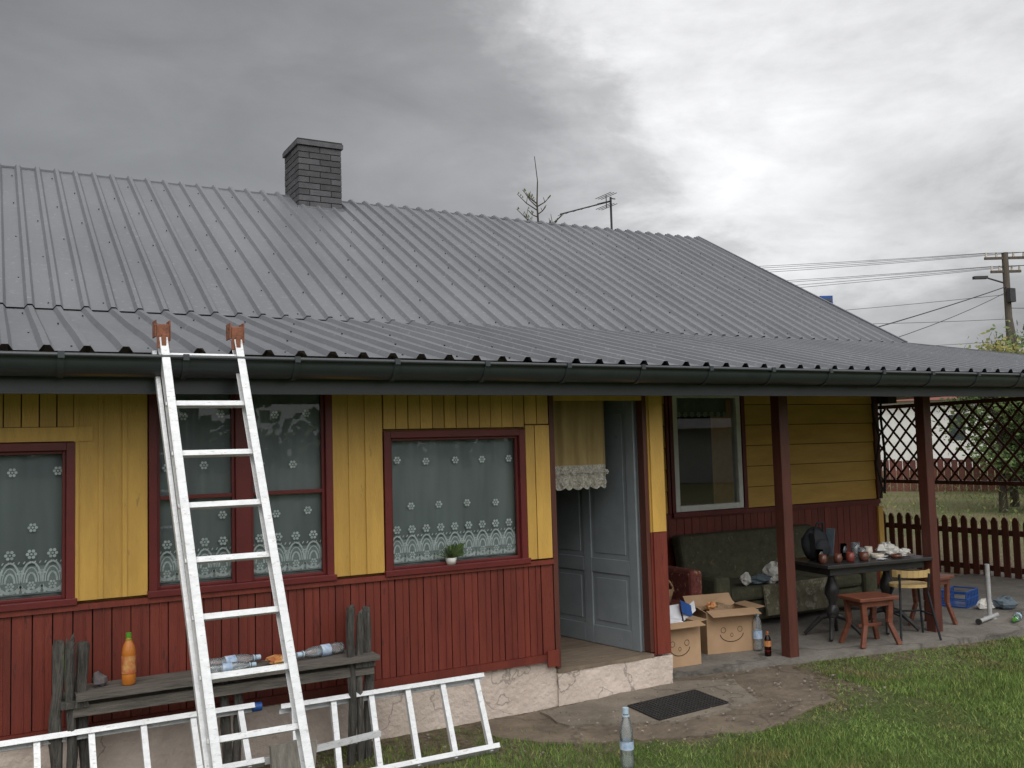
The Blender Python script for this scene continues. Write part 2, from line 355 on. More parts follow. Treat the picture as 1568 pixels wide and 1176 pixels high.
def window(x0,x1,z0,z1,mull=None,bar=None,fw=.045,y=0,frame=redtrim):
    p=MB()
    p.box(x0,x0+fw,y-.035,y+.06,z0,z1,0); p.box(x1-fw,x1,y-.035,y+.06,z0,z1,0)
    p.box(x0+fw,x1-fw,y-.035,y+.06,z1-fw,z1,0); p.box(x0-.01,x1+.01,y-.055,y+.06,z0-.012,z0+fw*.55,0)
    panes=[(x0+fw,x1-fw)] if not mull else [(x0+fw,mull-.045),(mull+.045,x1-fw)]
    if mull: p.box(mull-.045,mull+.045,y-.03,y+.06,z0+fw*.55,z1-fw,0)
    g=MB(); c=MB()
    for a,b in panes:
        s=.018
        p.box(a,a+s,y-.006,y+.03,z0+fw*.55,z1-fw,0); p.box(b-s,b,y-.006,y+.03,z0+fw*.55,z1-fw,0)
        p.box(a+s,b-s,y-.006,y+.03,z0+fw*.55,z0+fw*.55+s,0); p.box(a+s,b-s,y-.006,y+.03,z1-fw-s,z1-fw,0)
        if bar: p.box(a+s,b-s,y-.006,y+.03,bar-.012,bar+.012,0)
        g.add([(a+s,y+.012,z0),(b-s,y+.012,z0),(b-s,y+.012,z1-fw),(a+s,y+.012,z1-fw)],[(0,1,2,3)],0)
        curtainsheet(c,a,b,z0,z1,y+.045)
        lacework(c,a+.01,b-.01,z0+.055,z1,y+.042)
    p.obj('window_frame',[frame],house,bevel=.003); g.obj('window_glass',[glass],house)
    return c.obj('lace_curtain',[curtain,lace,lacen],house)
window(-.62,.42,1.03,1.90)
window(.80,1.88,1.03,Zt+.02,mull=1.33,bar=1.57)
window(2.22,3.26,1.02,1.93)
pl=MB()
pl.lathe([(.0,0),(.03,0),(.038,.045),(.034,.045)],(2.68,-.02,1.046),n=12,m=0)
for i in range(220):
    a=random.uniform(0,6.28); L=random.uniform(.02,.11)
    b=Vector((2.68,-.02,1.085)); t=b+Vector((math.cos(a)*L,-abs(math.sin(a))*L*.4,random.uniform(.01,.09)))
    pl.add([b,t+Vector((.006,0,.004)),t+Vector((0,0,.010))],[(0,1,2)],1)
pl.obj('potted_plant',[whitebag,leafg])

# ------------------------------------------------------------ foundation, step
f=MB()
def strip(mb,x0,x1,y,z0,z1,n,m=0,amp=.02):
    vs=[];rows=5
    for j in range(rows):
        for i in range(n+1):
            vs.append((x0+(x1-x0)*i/n,y+rj(amp),z0+(z1-z0)*j/(rows-1)))
    mb.add(vs,[(j*(n+1)+i,j*(n+1)+i+1,(j+1)*(n+1)+i+1,(j+1)*(n+1)+i) for j in range(rows-1) for i in range(n)],m,True)
strip(f,-5,3.47,-.01,-.05,.33,120,0,.008)
strip(f,3.47,4.47,-.03,-.05,.235,14,0,.008)
f.box(3.47,4.47,-.02,.3,-.05,.232,0)
f.box(4.40,4.47,.0,2.0,-.05,.24,0)
f.obj('foundation',[plaster],house)
fl=MB()
for i in range(14): fl.box(3.47,4.30,-.035+i*.13,-.035+i*.13+.124,.235,.262,0)
fl.obj('hall_floor',[floorwood],house)
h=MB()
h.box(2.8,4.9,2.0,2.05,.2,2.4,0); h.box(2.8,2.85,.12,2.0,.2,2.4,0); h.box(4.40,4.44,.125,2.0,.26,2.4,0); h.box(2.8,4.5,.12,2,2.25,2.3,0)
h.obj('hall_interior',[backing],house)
dl=MB()
W=1.10;H=1.93
dl.box(0,W,-.018,.018,0,H,0)
def rail(x0,x1,z0,z1,t=.03): dl.box(x0,x1,-t,t,z0,z1,0)
mid=W/2
rail(0,.09,0,H); rail(W-.09,W,0,H); rail(mid-.045,mid+.045,0,H,.0295)
for z0,z1 in((0,.14),(.55,.66),(H-.12,H)): rail(.091,mid-.046,z0,z1,.029); rail(mid+.046,W-.091,z0,z1,.029)
for x0,x1 in((.13,mid-.085),(mid+.085,W-.13)):
    for z0,z1 in((.18,.51),(.70,H-.16)): dl.box(x0,x1,-.024,.024,z0,z1,0)
hd=Vector((4.11-4.275,1.06-.06,0)); ang=math.atan2(hd.y,hd.x)
dl.obj('door_leaf',[greydoor],house,bevel=.004,loc=(4.275,.06,.265),rotz=ang)
hn=MB(); hn.box(1.0,1.03,-.034,.034,.82,.98,0); hn.cyl((1.015,.03,.9),(1.015,.07,.9),.008,m=0); hn.box(.90,1.025,.06,.075,.892,.908,0); hn.cyl((1.015,-.03,.9),(1.015,-.07,.9),.008,m=0); hn.box(.90,1.025,-.075,-.06,.892,.908,0)
hn.obj('door_handle',[steel2],house,loc=(4.275,.06,.265),rotz=ang)
dc=MB()
def wavy(mb,x0,x1,z0,z1,y,m,amp=.012,scal=0):
    n=60; vs=[]
    for i in range(n+1):
        x=x0+(x1-x0)*i/n; yy=y+amp*math.sin(x*42)+amp*.5*math.sin(x*90)
        zz=z0-scal*abs(math.sin(x*40)); vs+=[(x,yy,zz),(x,yy,z1)]
    mb.add(vs,[(2*i,2*i+2,2*i+3,2*i+1) for i in range(n)],m,True)
wavy(dc,3.50,4.07,1.66,2.2,.16,0)
wavy(dc,3.50,4.07,1.50,1.66,.16,1,scal=.02)
for i in range(8):
    for j in range(2): flower(dc,3.53+i*.072+.02*j,1.53+j*.075,.138,.020,2)
for i in range(28): arc(dc,[(3.505+i*.02,1.60),(3.515+i*.02,1.62),(3.525+i*.02,1.60)],.005,.137,2)
dc.cyl((3.48,.16,2.19),(4.3,.16,2.19),.008,m=1)
lacemid=M('lace_cream',(.42,.39,.33),(.20,.17,.13),60,.95,c3=(.5,.48,.43),c3t=.5,c3scale=70)
dc.obj('door_curtain',[beigecurt,lacemid,lacemid],house)

# ------------------------------------------------------------ porch back wall
bw=MB()
hboards(bw,7.12,9.12,1.09,2.42,.215,2.0,0)
hboards(bw,4.45,6.05,1.09,2.42,.215,2.0,0)
vboards(bw,4.45,9.17,.10,1.03,.10,2.0,1)
bw.box(4.45,9.17,1.955,2.0,1.032,1.085,2)
bw.box(9.12,9.20,1.95,2.0,.05,1.0,4); bw.box(9.122,9.2,1.945,2.0,1.09,2.42,3)
bw.box(6.05,6.08,1.95,2.0,1.09,2.42,2); bw.box(7.07,7.118,1.95,2.0,1.09,2.42,2)
bw.obj('porch_wall_boards',[yellow_h,red,redtrim,brownwood,yellow],house)
bk=MB(); bk.box(4.45,6.08,2.002,2.1,0,2.9,0); bk.box(7.07,9.2,2.002,2.1,0,2.9,0); bk.box(6.08,7.07,2.002,2.1,0,1.1,0); bk.box(6.08,7.07,2.002,2.1,2.3,2.9,0)
bk.box(6.0,7.2,2.6,2.62,.9,2.5,0)
bk.box(9.1,9.2,2.1,8.4,0,2.9,1); bk.box(4.45,4.469,.125,2.0,.25,2.5,0)
bk.obj('porch_wall_core',[backing,yellow_h],house)
pw=MB()
x0,x1,z0,z1=6.12,7.06,1.10,2.32
pw.box(x0-.03,x0+.015,1.94,2.0,z0-.05,z1,1)
for a,b,c,e in((x0+.017,x0+.075,z0,z1),(x1-.07,x1-.012,z0,z1),(x0+.0755,x1-.0705,z0,z0+.06),(x0+.0755,x1-.0705,z1-.05,z1)): pw.box(a,b,1.945,2.03,c,e,0)
pw.box(x0-.03,x1+.0,1.925,1.9995,z0-.055,z0-.004,1)
pw.obj('porch_window_frame',[whiteframe,redtrim],house,bevel=.004)
g=MB(); g.add([(x0+.07,1.985,z0+.05),(x1-.07,1.985,z0+.05),(x1-.07,1.985,z1),(x0+.07,1.985,z1)],[(0,1,2,3)]); g.obj('porch_window_glass',[glassmat('porch_glass',(.8,.84,.84),1.5,0,2.2)],house)
c=MB(); wavy(c,6.2,7.0,2.08,2.32,2.12,0,amp=.01)
for i in range(9): flower(c,6.24+i*.09,2.1,2.09,.03,1)
c.obj('porch_window_valance',[lacen,lace],house)
def post(name,x,y,z1=2.2,w=.05):
    p=MB(); p.box(x-w,x+w,y-w,y+w,.03,z1,0); p.obj(name,[brownwood],house,bevel=.006)
post('porch_post',5.74,.05); post('porch_post',7.50,.03); post('porch_post',11.0,-.15); post('porch_post',11.0,4.0,w=.06)
c=MB()
c.box(-5,11.55,-.46,.0,2.215,2.235,0); c.box(4.47,11.5,0,6,2.40,2.42,0)
c.box(4.47,11.1,-.02,.09,2.205,2.32,1)
for i in range(10): c.box(4.7+i*.7,4.76+i*.7,.1,1.95,2.30,2.398,1)
c.box(4.47,11.1,-.0,.1,2.325,2.40,1)
c.box(9.2,9.35,1.8,1.95,2.2,2.4,1)
c.obj('porch_ceiling',[darkwood,darkwood],house)
# lattice + pickets
lt=MB(); X=11.0; y0,y1,zb,zt=-.1,3.95,1.22,2.2
sp=.205
def clip(yA,zA,yB,zB):
    t0,t1=0,1;dy=yB-yA;dz=zB-zA
    for p_,q_ in((-dy,yA-y0),(dy,y1-yA),(-dz,zA-zb),(dz,zt-zA)):
        if p_==0:
            if q_<0:return None
        else:
            t=q_/p_
            if p_<0:t0=max(t0,t)
            else:t1=min(t1,t)
    return None if t0>=t1-.02 else (yA+t0*dy,zA+t0*dz,yA+t1*dy,zA+t1*dz)
y=y0-2
while y<y1+2:
    q=clip(y,zb,y+1,zb+1.1)
    if q: lt.beam((X,q[0],q[1]),(X,q[2],q[3]),.028,.010,0,up=(1,0,0))
    q=clip(y+1,zb,y,zb+1.1)
    if q: lt.beam((X+.012,q[0],q[1]),(X+.012,q[2],q[3]),.028,.010,0,up=(1,0,0))
    y+=sp
lt.box(X-.03,X+.03,y0,y1,zb-.05,zb,0); lt.box(X-.03,X+.03,y0,y1,zt,zt+.05,0)
lt.obj('lattice_screen',[brownwood])
pk=MB(); y=-.05
while y<3.9:
    h_=.77+rj(.015); wd=.042
    prof=[(-wd,.02),(wd,.02),(wd,h_-.05),(wd*.5,h_-.01),(0,h_),(-wd*.5,h_-.01),(-wd,h_-.05)]
    n=len(prof); vs=[(X-.03,y+a,b) for a,b in prof]+[(X-.012,y+a,b) for a,b in prof]
    pk.add(vs,[tuple(range(n)),tuple(range(2*n-1,n-1,-1))]+[(i,(i+1)%n,n+(i+1)%n,n+i) for i in range(n)])
    y+=.14
pk.box(X-.01,X+.03,-.1,3.95,.10,.17); pk.box(X-.01,X+.03,-.1,3.95,.55,.62)
pk.obj('picket_fence',[brownwood])

# ------------------------------------------------------------ roof
P=.183; hR=.029
def sheet(mb,x0,x1,lo,hi,clipfn=None,h=hR):
    prof=[(0,0),(P-.075,0),(P-.055,h),(P-.025,h),(P-.005,0)]
    xs=[];x=x0
    while x<x1:
        for a,hh in prof:
            if x+a<=x1: xs.append((x+a,hh))
        x+=P
    rows=14
    dy,dz=hi[0]-lo[0],hi[1]-lo[1]; L=math.hypot(dy,dz); ny,nz=-dz/L,dy/L
    if nz<0: ny,nz=-ny,-nz
    vs=[]
    for x,hh in xs:
        tmax=1 if not clipfn else clipfn(x)
        wv=.003*math.sin(x*1.7)
        for r in range(rows+1):
            t=tmax*r/rows
            off=hh+wv*math.sin(t*9)+.004*math.sin(x*.9+t*5)
            if 0<r<rows and hh==0: off+=rj(.0012)
            vs.append((x,lo[0]+dy*t+ny*off,lo[1]+dz*t+nz*off))
    R=rows+1
    mb.add(vs,[(i*R+j,(i+1)*R+j,(i+1)*R+j+1,i*R+j+1) for i in range(len(xs)-1) for j in range(rows)],0)
E=(-.56,2.345); K=(1.73,2.885); T=(5.3,4.90)
rf=MB()
sheet(rf,-5.2,11.6,E,(K[0]+.02,K[1]+.003),lambda x:1 if x<9.42 else max(.0,1-(x-9.42)/2.2))
rf.obj('skirt_roof_sheets',[roofm],house)
rf=MB()
sheet(rf,-5.2,9.42,(K[0]-.02,K[1]+.002),T)
rf.obj('main_roof_sheets',[roofm],house)
rf=MB(); sheet(rf,-5.2,9.42,(9.0,2.75),(T[0]+.02,T[1]-.0)); rf.obj('rear_roof_sheets',[roofm],house)
r=MB()
r.add([(11.62,E[0],E[1]),(11.62,9.5,E[1]),(9.42,9.5,K[1]),(9.42,K[0],K[1])],[(0,1,2,3)],0)
r.add([(9.40,K[0],K[1]),(9.40,9,2.75),(9.40,T[0],T[1]-.02)],[(0,1,2)],1)
r.beam((9.43,K[0]-.04,K[1]+.01),(9.43,T[0],T[1]+.01),.03,.06,0)
r.beam((9.43,8.95,2.75),(9.43,T[0],T[1]+.0),.03,.06,0)
r.beam((9.42,K[0],K[1]+.015),(11.62,E[0],E[1]+.015),.12,.025,0)
r.beam((-5.2,T[0]-.03,T[1]-.03),(9.43,T[0]-.03,T[1]-.03),.08,.02,0)
r.obj('roof_trims',[roofm,brownwood],house)
sc=MB()
for (lo,hi,x1,rows) in(((K[0]-.02,K[1]+.002),T,9.4,8),(E,K,9.4,4)):
    dy,dz=hi[0]-lo[0],hi[1]-lo[1]; L=math.hypot(dy,dz); ny,nz=-dz/L,dy/L
    for r_ in range(rows):
        t=(r_+.25)/rows; k=0; x=-5.2
        while x<x1:
            if (k+r_)%2==0 and random.random()<.9:
                tt=t+rj(.008)
                c0=Vector((x+.085+rj(.004),lo[0]+dy*tt+ny*.004,lo[1]+dz*tt+nz*.004))
                sc.obox(c0,(.0045,0,0),Vector((0,dy,dz))/L*.0045,Vector((0,ny,nz))*.005,0)
            x+=P; k+=1
sc.obj('roof_screws',[mortar],house)

# gutter
gt=MB()
def gutter(mb,x0,x1,yc,zc,R):
    n=12; prof=[]
    for i in range(n+1):
        a=math.pi+math.pi*i/n; prof.append((yc+R*math.cos(a),zc+R*math.sin(a)))
    prof=[(yc-R+.004,zc+.016),(yc-R-.006,zc+.018),(yc-R-.013,zc+.010),(yc-R-.011,zc-.004)]+prof+[(yc+R,zc+.03)]
    vs=[(x0,a,b) for a,b in prof]+[(x1,a,b) for a,b in prof]; m=len(prof)
    mb.add(vs,[(i,i+1,m+i+1,m+i) for i in range(m-1)],0,True)
GR=.092; GY=-.615; GZ=2.305
gutter(gt,-5,11.65,GY,GZ,GR)
for i in range(30):
    x=-4.93+i*.58; wq=.03; rr=GR+.008
    pr=[(GY+rr*math.cos(math.pi+math.pi*j/12),GZ+rr*math.sin(math.pi+math.pi*j/12)) for j in range(13)]
    vs=[(x,a,b) for a,b in pr]+[(x+wq,a,b) for a,b in pr]
    gt.add(vs,[(j,j+1,14+j,13+j) for j in range(12)],0,True)
    gt.add([(x,GY+(GR-.01)*math.cos(math.pi+math.pi*j/12),GZ+(GR-.01)*math.sin(math.pi+math.pi*j/12)) for j in range(13)]+[(x,a,b) for a,b in pr],[(j,j+1,14+j,13+j) for j in range(12)],0)
    gt.box(x,x+.03,GY-GR-.02,GY-GR-.008,GZ-.01,GZ+.022,0)
gt.box(-5,11.62,-.515,-.475,2.135,2.335,0)
gt.box(-5,11.62,-.545,-.5155,2.325,2.34,0)
gt.obj('gutter',[gutterm],house)

# chimney
ch=MB(); cx0,cx1,cy0,cy1=3.13,3.65,4.87,5.45; zb=4.45; zt=5.40
ch.box(cx0+.008,cx1-.008,cy0+.008,cy1-.008,zb,zt,1)
z=zb;k=0
while z<zt-.05:
    hh=.062
    for side in range(4):
        L=(cx1-cx0) if side%2==0 else (cy1-cy0)
        seg=L/2; off=(k%2)*seg/2
        a=-off
        while a<L-.001:
            s0=max(0,a)+.005; s1=min(L,a+seg)-.005
            if s1-s0>.02:
                t=rj(.002)
                if side==0: ch.box(cx0+s0,cx0+s1,cy0-t,cy0+.03,z,z+hh,0)
                if side==2: ch.box(cx0+s0,cx0+s1,cy1-.03,cy1+t,z,z+hh,0)
                if side==1: ch.box(cx1-.03,cx1+t,cy0+s0,cy0+s1,z,z+hh,0)
                if side==3: ch.box(cx0-t,cx0+.03,cy0+s0,cy0+s1,z,z+hh,0)
            a+=seg
    z+=.073;k+=1
ch.box(cx0-.02,cx1+.02,cy0-.02,cy1+.02,zt,zt+.055,0)
ch.box(cx0-.01,cx1+.01,cy0-.01,cy1+.01,zt+.055,zt+.075,1)
ch.box(cx0-.02,cx1+.02,cy0-.03,cy0-.003,4.60,4.67,2)
ch.obj('chimney',[brick,mortar,roofm],house)

# antenna
an=MB()
an.cyl((7.98,5.5,4.6),(7.98,5.5,5.44),.016,m=0)
an.cyl((7.92,5.5,5.36),(7.1,5.5,5.10),.010,m=0)
an.cyl((7.98,5.5,5.38),(7.75,5.5,5.31),.014,m=0)
for i in range(7):
    t=i/6; c0=Vector((7.92-.8*t,5.5,5.36-.26*t)); an.cyl(c0+Vector((0,-.10,0)),c0+Vector((0,.10,0)),.004,m=0,n=5)
for dz in(-.08,.08): 
    for a in(-1,0,1): an.cyl((7.9+a*.05,5.3,5.37+dz),(7.9+a*.05,5.7,5.37+dz),.005,m=0,n=5)
an.cyl((7.9,5.5,5.27),(7.9,5.5,5.46),.007,m=0); an.cyl((7.98,5.5,5.42),(8.06,5.5,5.42),.008,m=0)
an.obj('tv_antenna',[wirem])

# ------------------------------------------------------------ ground
g=MB(); S=600
g.add([(-S,-S,0),(S,-S,0),(S,S,0),(-S,S,0)],[(0,1,2,3)]); g.obj('ground',[groundm])
def ragged(pts,amp,seg=.12):
    out=[]
    for i,(a,b) in enumerate(pts):
        c,d_=pts[(i+1)%len(pts)]; L=math.hypot(c-a,d_-b); n=max(1,int(L/seg))
        for k in range(n): out.append((a+(c-a)*k/n+rj(amp),b+(d_-b)*k/n+rj(amp)))
    return out
def slab(name,pts,z0,z1,m,amp=.0,seg=.12):
    mb=MB(); q=ragged(pts,amp,seg); n=len(q)
    vs=[(a,b,z1) for a,b in q]+[(a,b,z0) for a,b in q]
    mb.add(vs,[tuple(range(n))]+[(i,n+i,n+(i+1)%n,(i+1)%n) for i in range(n)])
    return mb.obj(name,[m])
slab('porch_floor',[(4.44,.16),(5.7,-.03),(8,-.42),(11.4,-.85),(11.4,2.1),(4.44,2.1)],-.05,.045,concrete,.012,.1)
pathpts=[(2.9,-.06),(3.5,.0),(4.6,.15),(5.6,-.06),(5.5,-.40),(5.1,-.95),(4.3,-1.22),(3.6,-1.0),(3.05,-.75),(2.75,-.35)]
slab('garden_path',pathpts,-.02,.010,pathm,.035,.1)
slab('stone_paving',[(3.25,-.12),(4.5,.02),(4.9,-.2),(4.65,-.75),(3.9,-.80),(3.25,-.5)],-.02,.026,concretemat('paving',(.225,.19,.15),(.12,.098,.074),.9),.022,.1)
dm=MB(); A=Vector((3.82,-.36,.029));B=Vector((4.45,-.30,.029));Cc=Vector((4.42,-.68,.029))
ux=(B-A); uy=(Cc-B)
dm.obox(A+ux/2+uy/2,ux/2,uy/2,(0,0,.002),0)
for i in range(22): dm.beam(A+ux*i/21+Vector((0,0,.005)),A+ux*i/21+uy+Vector((0,0,.005)),.012,.006,0)
for i in range(13): dm.beam(A+uy*i/12+Vector((0,0,.0055)),A+uy*i/12+ux+Vector((0,0,.0055)),.010,.006,0)
dm.obj('rubber_doormat',[rubber])
pb=MB()
for i in range(420):
    x=random.uniform(1.2,5.6); y=random.uniform(-1.25,-.05); r_=random.uniform(.004,.014)
    pb.blob((x,y,.028 if x>3.2 else .004),r_,r_*.8,r_*.5,0,6,3,.2)
pb.obj('pebbles',[M('pebble',(.26,.22,.18),(.12,.10,.08),30,.9,island=.4)])
def inpoly(x,y,poly):
    c=np.zeros(len(x),bool); j=len(poly)-1
    for i in range(len(poly)):
        xi,yi=poly[i];xj,yj=poly[j]
        c^=((yi>y)!=(yj>y))&(x<(xj-xi)*(y-yi)/(yj-yi+1e-9)+xi); j=i
    return c
N=250000
x=np.random.uniform(.6,12.5,N); y=np.random.uniform(-3.0,.0,N)
keep=~inpoly(x,y,[(4.44,.16),(5.7,-.05),(8,-.44),(11.4,-.87),(11.4,2.1),(4.44,2.1)])
inp=inpoly(x,y,pathpts)
sprout=np.random.rand(N)<(.02+.12*(np.sin(x*9)*np.sin(y*11+x*4)>.55))
keep&=~(inp&~sprout)
nz=np.sin(x*3.1+1)*np.cos(y*4.3)+np.sin(x*7.7+y*5.1)*.6+np.sin(x*17-y*13)*.4+np.random.randn(N)*.6
edge=np.where(x<3.2,-.35,np.where(x<5.6,-1.12,-.1-.25*(x-5.6)*.6))
dd=(edge-y)+nz*.22
bald=(np.sin(x*2.3+2)*np.sin(y*3.7+1)+np.sin(x*5.9+y*3)*.5>.85)&(x<6)
keep&=((dd>0)&~(bald&(np.random.rand(N)<.6)))|(np.random.rand(N)<.09)
x=x[keep];y=y[keep];n=len(x)
dist=np.hypot(x,y+5.75)
hgt=np.random.uniform(.014,.044,n)*(1+.4*np.sin(x*2.1)*np.sin(y*2.7)); wd=np.random.uniform(.0015,.003,n)*np.clip(dist/6,1,1.8)
hgt*=np.clip(.45+.55*np.clip(dd[keep]*2,0,1),.45,1)
a=np.random.uniform(0,6.283,n); la=np.random.uniform(0,6.283,n); ln=np.random.uniform(.0,.035,n)
v=np.zeros((n,3,3)); 
v[:,0,0]=x-np.cos(a)*wd; v[:,0,1]=y-np.sin(a)*wd
v[:,1,0]=x+np.cos(a)*wd; v[:,1,1]=y+np.sin(a)*wd
v[:,2,0]=x+np.cos(la)*ln; v[:,2,1]=y+np.sin(la)*ln; v[:,2,2]=hgt
zb_=np.where(inpoly(x,y,pathpts),.012,0); v[:,:,2]+=zb_[:,None]
me=bpy.data.meshes.new('grass'); me.vertices.add(n*3); me.vertices.foreach_set('co',v.reshape(-1))
me.loops.add(n*3); me.loops.foreach_set('vertex_index',np.arange(n*3)); me.polygons.add(n); me.polygons.foreach_set('loop_start',np.arange(n)*3)
me.polygons.foreach_set('loop_total',np.full(n,3)); me.materials.append(bladem); me.update(calc_edges=True)
o=bpy.data.objects.new('grass',me); scene.collection.objects.link(o)

# ------------------------------------------------------------ leaning ladder
ld=MB()
def lad(mb,tl,tr,bl,br,nr,r0,r1,m=0,rw=.022,rd=.065,rh=.012):
    tl,tr,bl,br=map(Vector,(tl,tr,bl,br))
    side=(tr-tl).normalized(); d_=(bl-tl).normalized(); nrm=side.cross(d_).normalized()
    for a,b,sg in((tl,bl,1),(tr,br,-1)):
        c=(a+b)/2; h_=(b-a)/2
        mb.obox(c-side*sg*rw/2,side*.0025,h_,nrm*rd/2,m)
        for q in(-1,1): mb.obox(c+nrm*q*(rd/2-.002)-side*sg*(rw/2-rw*.55),side*rw*.5,h_*.9995,nrm*.0025,m)
    for i in range(nr):
        t=r0+(r1-r0)*i/(nr-1)
        a=tl.lerp(bl,t); b=tr.lerp(br,t)
        mb.obox((a+b)/2,(b-a)/2-side*.006,nrm*.017,d_*rh,m)
        for e_,sg in((a,1),(b,-1)): mb.obox(e_-side*sg*(rw/2+.004),side*.003,nrm*.012,d_*.010,m)
    return nrm
TL=(.78,-.62,2.45);TR=(1.155,-.62,2.45);BL=(.895,-1.625,.02);BR=(1.29,-1.625,.02)
lad(ld,TL,TR,BL,BR,9,.055,.88,rw=.036,rd=.075,rh=.014)
for q,s_ in((0,-1),(1,1)):
    a=Vector((TL,TR)[q])+Vector((s_*.028,.055,-.10)); b=Vector((BL,BR)[q])+Vector((s_*.028,.055,0))
    ld.beam(a,b,.022,.035,0,up=(0,-1,.4))
for q in(TL,TR):
    x,y,z=q
    ld.box(x-.030,x+.030,y-.055,y-.042,z-.09,z+.03,1); ld.box(x-.038,x-.031,y-.05,y+.05,z-.03,z+.055,1)
    ld.box(x+.031,x+.038,y-.05,y+.05,z-.05,z+.055,1); ld.cyl((x-.04,y-.02,z+.03),(x+.04,y-.02,z+.03),.009,m=1); ld.box(x-.01,x+.012,y-.075,y-.056,z-.08,z-.02,1)
for q in(BL,BR): x,y,z=q; ld.box(x-.03,x+.03,y-.045,y+.045,.0,.05,2)
ld.obj('leaning_ladder',[steel,rust,rubber],bevel=.0015)
l2=MB(); lad(l2,(2.73,-.34,.37),(2.66,-.66,.035),(1.45,-.34,.37),(1.38,-.66,.035),6,.04,.94,rw=.026,rd=.06,rh=.016)
l2.obj('lying_ladder',[steel])
l3=MB(); lad(l3,(1.30,-.36,.41),(1.30,-.56,.17),(-1.3,-.36,.41),(-1.3,-.56,.17),11,.03,.99,rw=.026,rd=.055,rh=.015)
l3.beam((1.30,-.565,.172),(1.97,-.53,.20),.028,.03,0)
l3.cyl((1.29,-.36,.41),(1.34,-.36,.41),.024,m=1); 
l3.obj('lying_ladder',[steel,bluep])
pk2=MB(); pk2.obox((1.42,-.62,.13),(.10,.02,0),(-.002,.012,.0),(0,.02,.13),0); pk2.obox((1.50,-.60,.12),(.07,.015,0),(-.002,.010,.0),(0.02,.03,.11),0); pk2.obj('weathered_plank',[M('grey_plank',(.26,.24,.21),(.14,.13,.11),10,.9,.5,40,stretch=(5,5,.6))])

# ------------------------------------------------------------ bench
be=MB()
def log(mb,x,y,z1,r,m=0,lean=0):
    n=8; vs=[];k=7; ph=random.uniform(0,6)
    for j in range(k+1):
        z=z1*j/k
        for i in range(n):
            t=2*math.pi*i/n; q=r*(1+rj(.25)); vs.append((x+lean*z+q*math.cos(t)+.008*math.sin(z*9+ph),y+q*math.sin(t),z+(rj(.025) if j==k else 0)))
    fs=[(j*n+i,j*n+(i+1)%n,(j+1)*n+(i+1)%n,(j+1)*n+i) for j in range(k) for i in range(n)]
    mb.add(vs,fs,m,False); mb.add(vs[-n:],[tuple(range(n))],m)
for x,y,z,r_ in((.315,-.34,.88,.028),(.375,-.36,.84,.020),(.445,-.30,.845,.027),(.40,-.14,.86,.022),
    (1.86,-.36,.885,.024),(1.915,-.34,.86,.022),(1.985,-.30,.88,.027),(1.95,-.14,.86,.022),(2.03,-.16,.85,.020)): log(be,x,y,z,r_,0,rj(.012))
be.box(.40,2.02,-.42,-.285,.585,.612,1); be.box(.42,2.0,-.275,-.14,.583,.611,1)
be.box(.36,2.0,-.375,-.345,.50,.555,1); be.box(.42,2.0,-.17,-.14,.50,.56,1)
be.box(.33,.46,-.395,-.12,.55,.582,0); be.box(1.88,2.0,-.395,-.12,.55,.582,0)
for x in(1.16,1.22): log(be,x,-.30,.57,.026)
be.obj('rustic_bench',[greywood,seatwood])
BP=[(.0,0),(.028,0),(.034,.01),(.034,.06),(.031,.07),(.034,.08),(.034,.13),(.031,.14),(.034,.15),(.034,.19),(.028,.225),(.014,.26),(.012,.275)]
def bottle(name,o,h,mats,axis=(0,0,1),rs=1.0,label=(.09,.15),liquid=None):
    mb=MB(); s=h/.30; pr=[(r*s*rs,z*s) for r,z in BP]
    mb.lathe(pr,o,axis,16,0)
    d=Vector(axis).normalized(); o=Vector(o)
    mb.cyl(o+d*.272*s,o+d*.30*s,.0155*s,.0155*s,12,1); mb.cyl(o+d*.258*s,o+d*.264*s,.019*s,.019*s,12,1)
    mb.lathe([(.0352*s*rs,label[0]*s),(.0352*s*rs,label[1]*s)],o,axis,16,2)
    if liquid: mb.lathe([(0,.003),(.026*s*rs,.004),(.032*s*rs,.012),(.032*s*rs,liquid*s),(0,liquid*s+.001)],o,axis,16,3)
    return mb.obj(name,mats)
bottle('juice_bottle',(.66,-.30,.612),.27,[petor,greenp,redp],rs=1.15,label=(.07,.17))
bottle('plastic_bottle',(1.08,-.24,.645),.30,[pet,capw,labelw],axis=(1,.15,0))
bottle('plastic_bottle',(1.86,-.22,.645),.30,[pet,capw,labelw],axis=(-1,-.2,.0))
bottle('plastic_bottle',(1.05,-.36,.645),.26,[pet,capw,labelw],axis=(1,-.05,.0),rs=.9)
cl=MB(); cl.blob((1.46,-.3,.635),.07,.05,.028,0,12,6,.3); cl.blob((1.50,-.33,.65),.035,.03,.03,1,9,5,.3); cl.obj('crumpled_wrapper',[redp,whitebag])
cl=MB(); cl.blob((.52,-.25,.645),.035,.035,.04,0,8,5,.3); cl.obj('small_stone',[M('stone',(.16,.14,.14),(.09,.08,.08),20,.9)])
bottle('water_bottle',(3.12,-1.32,.005),.335,[pet,capw,labelw],label=(.10,.14))
bottle('drink_bottle',(5.60,.16,.045),.20,[petred,redp,redp,M('red_liquid',(.25,.01,.015),None,5,.2)],rs=1.25,label=(.12,.19),liquid=.17)
bottle('plastic_bottle',(5.68,.36,.045),.34,[pet,capw,labelw])

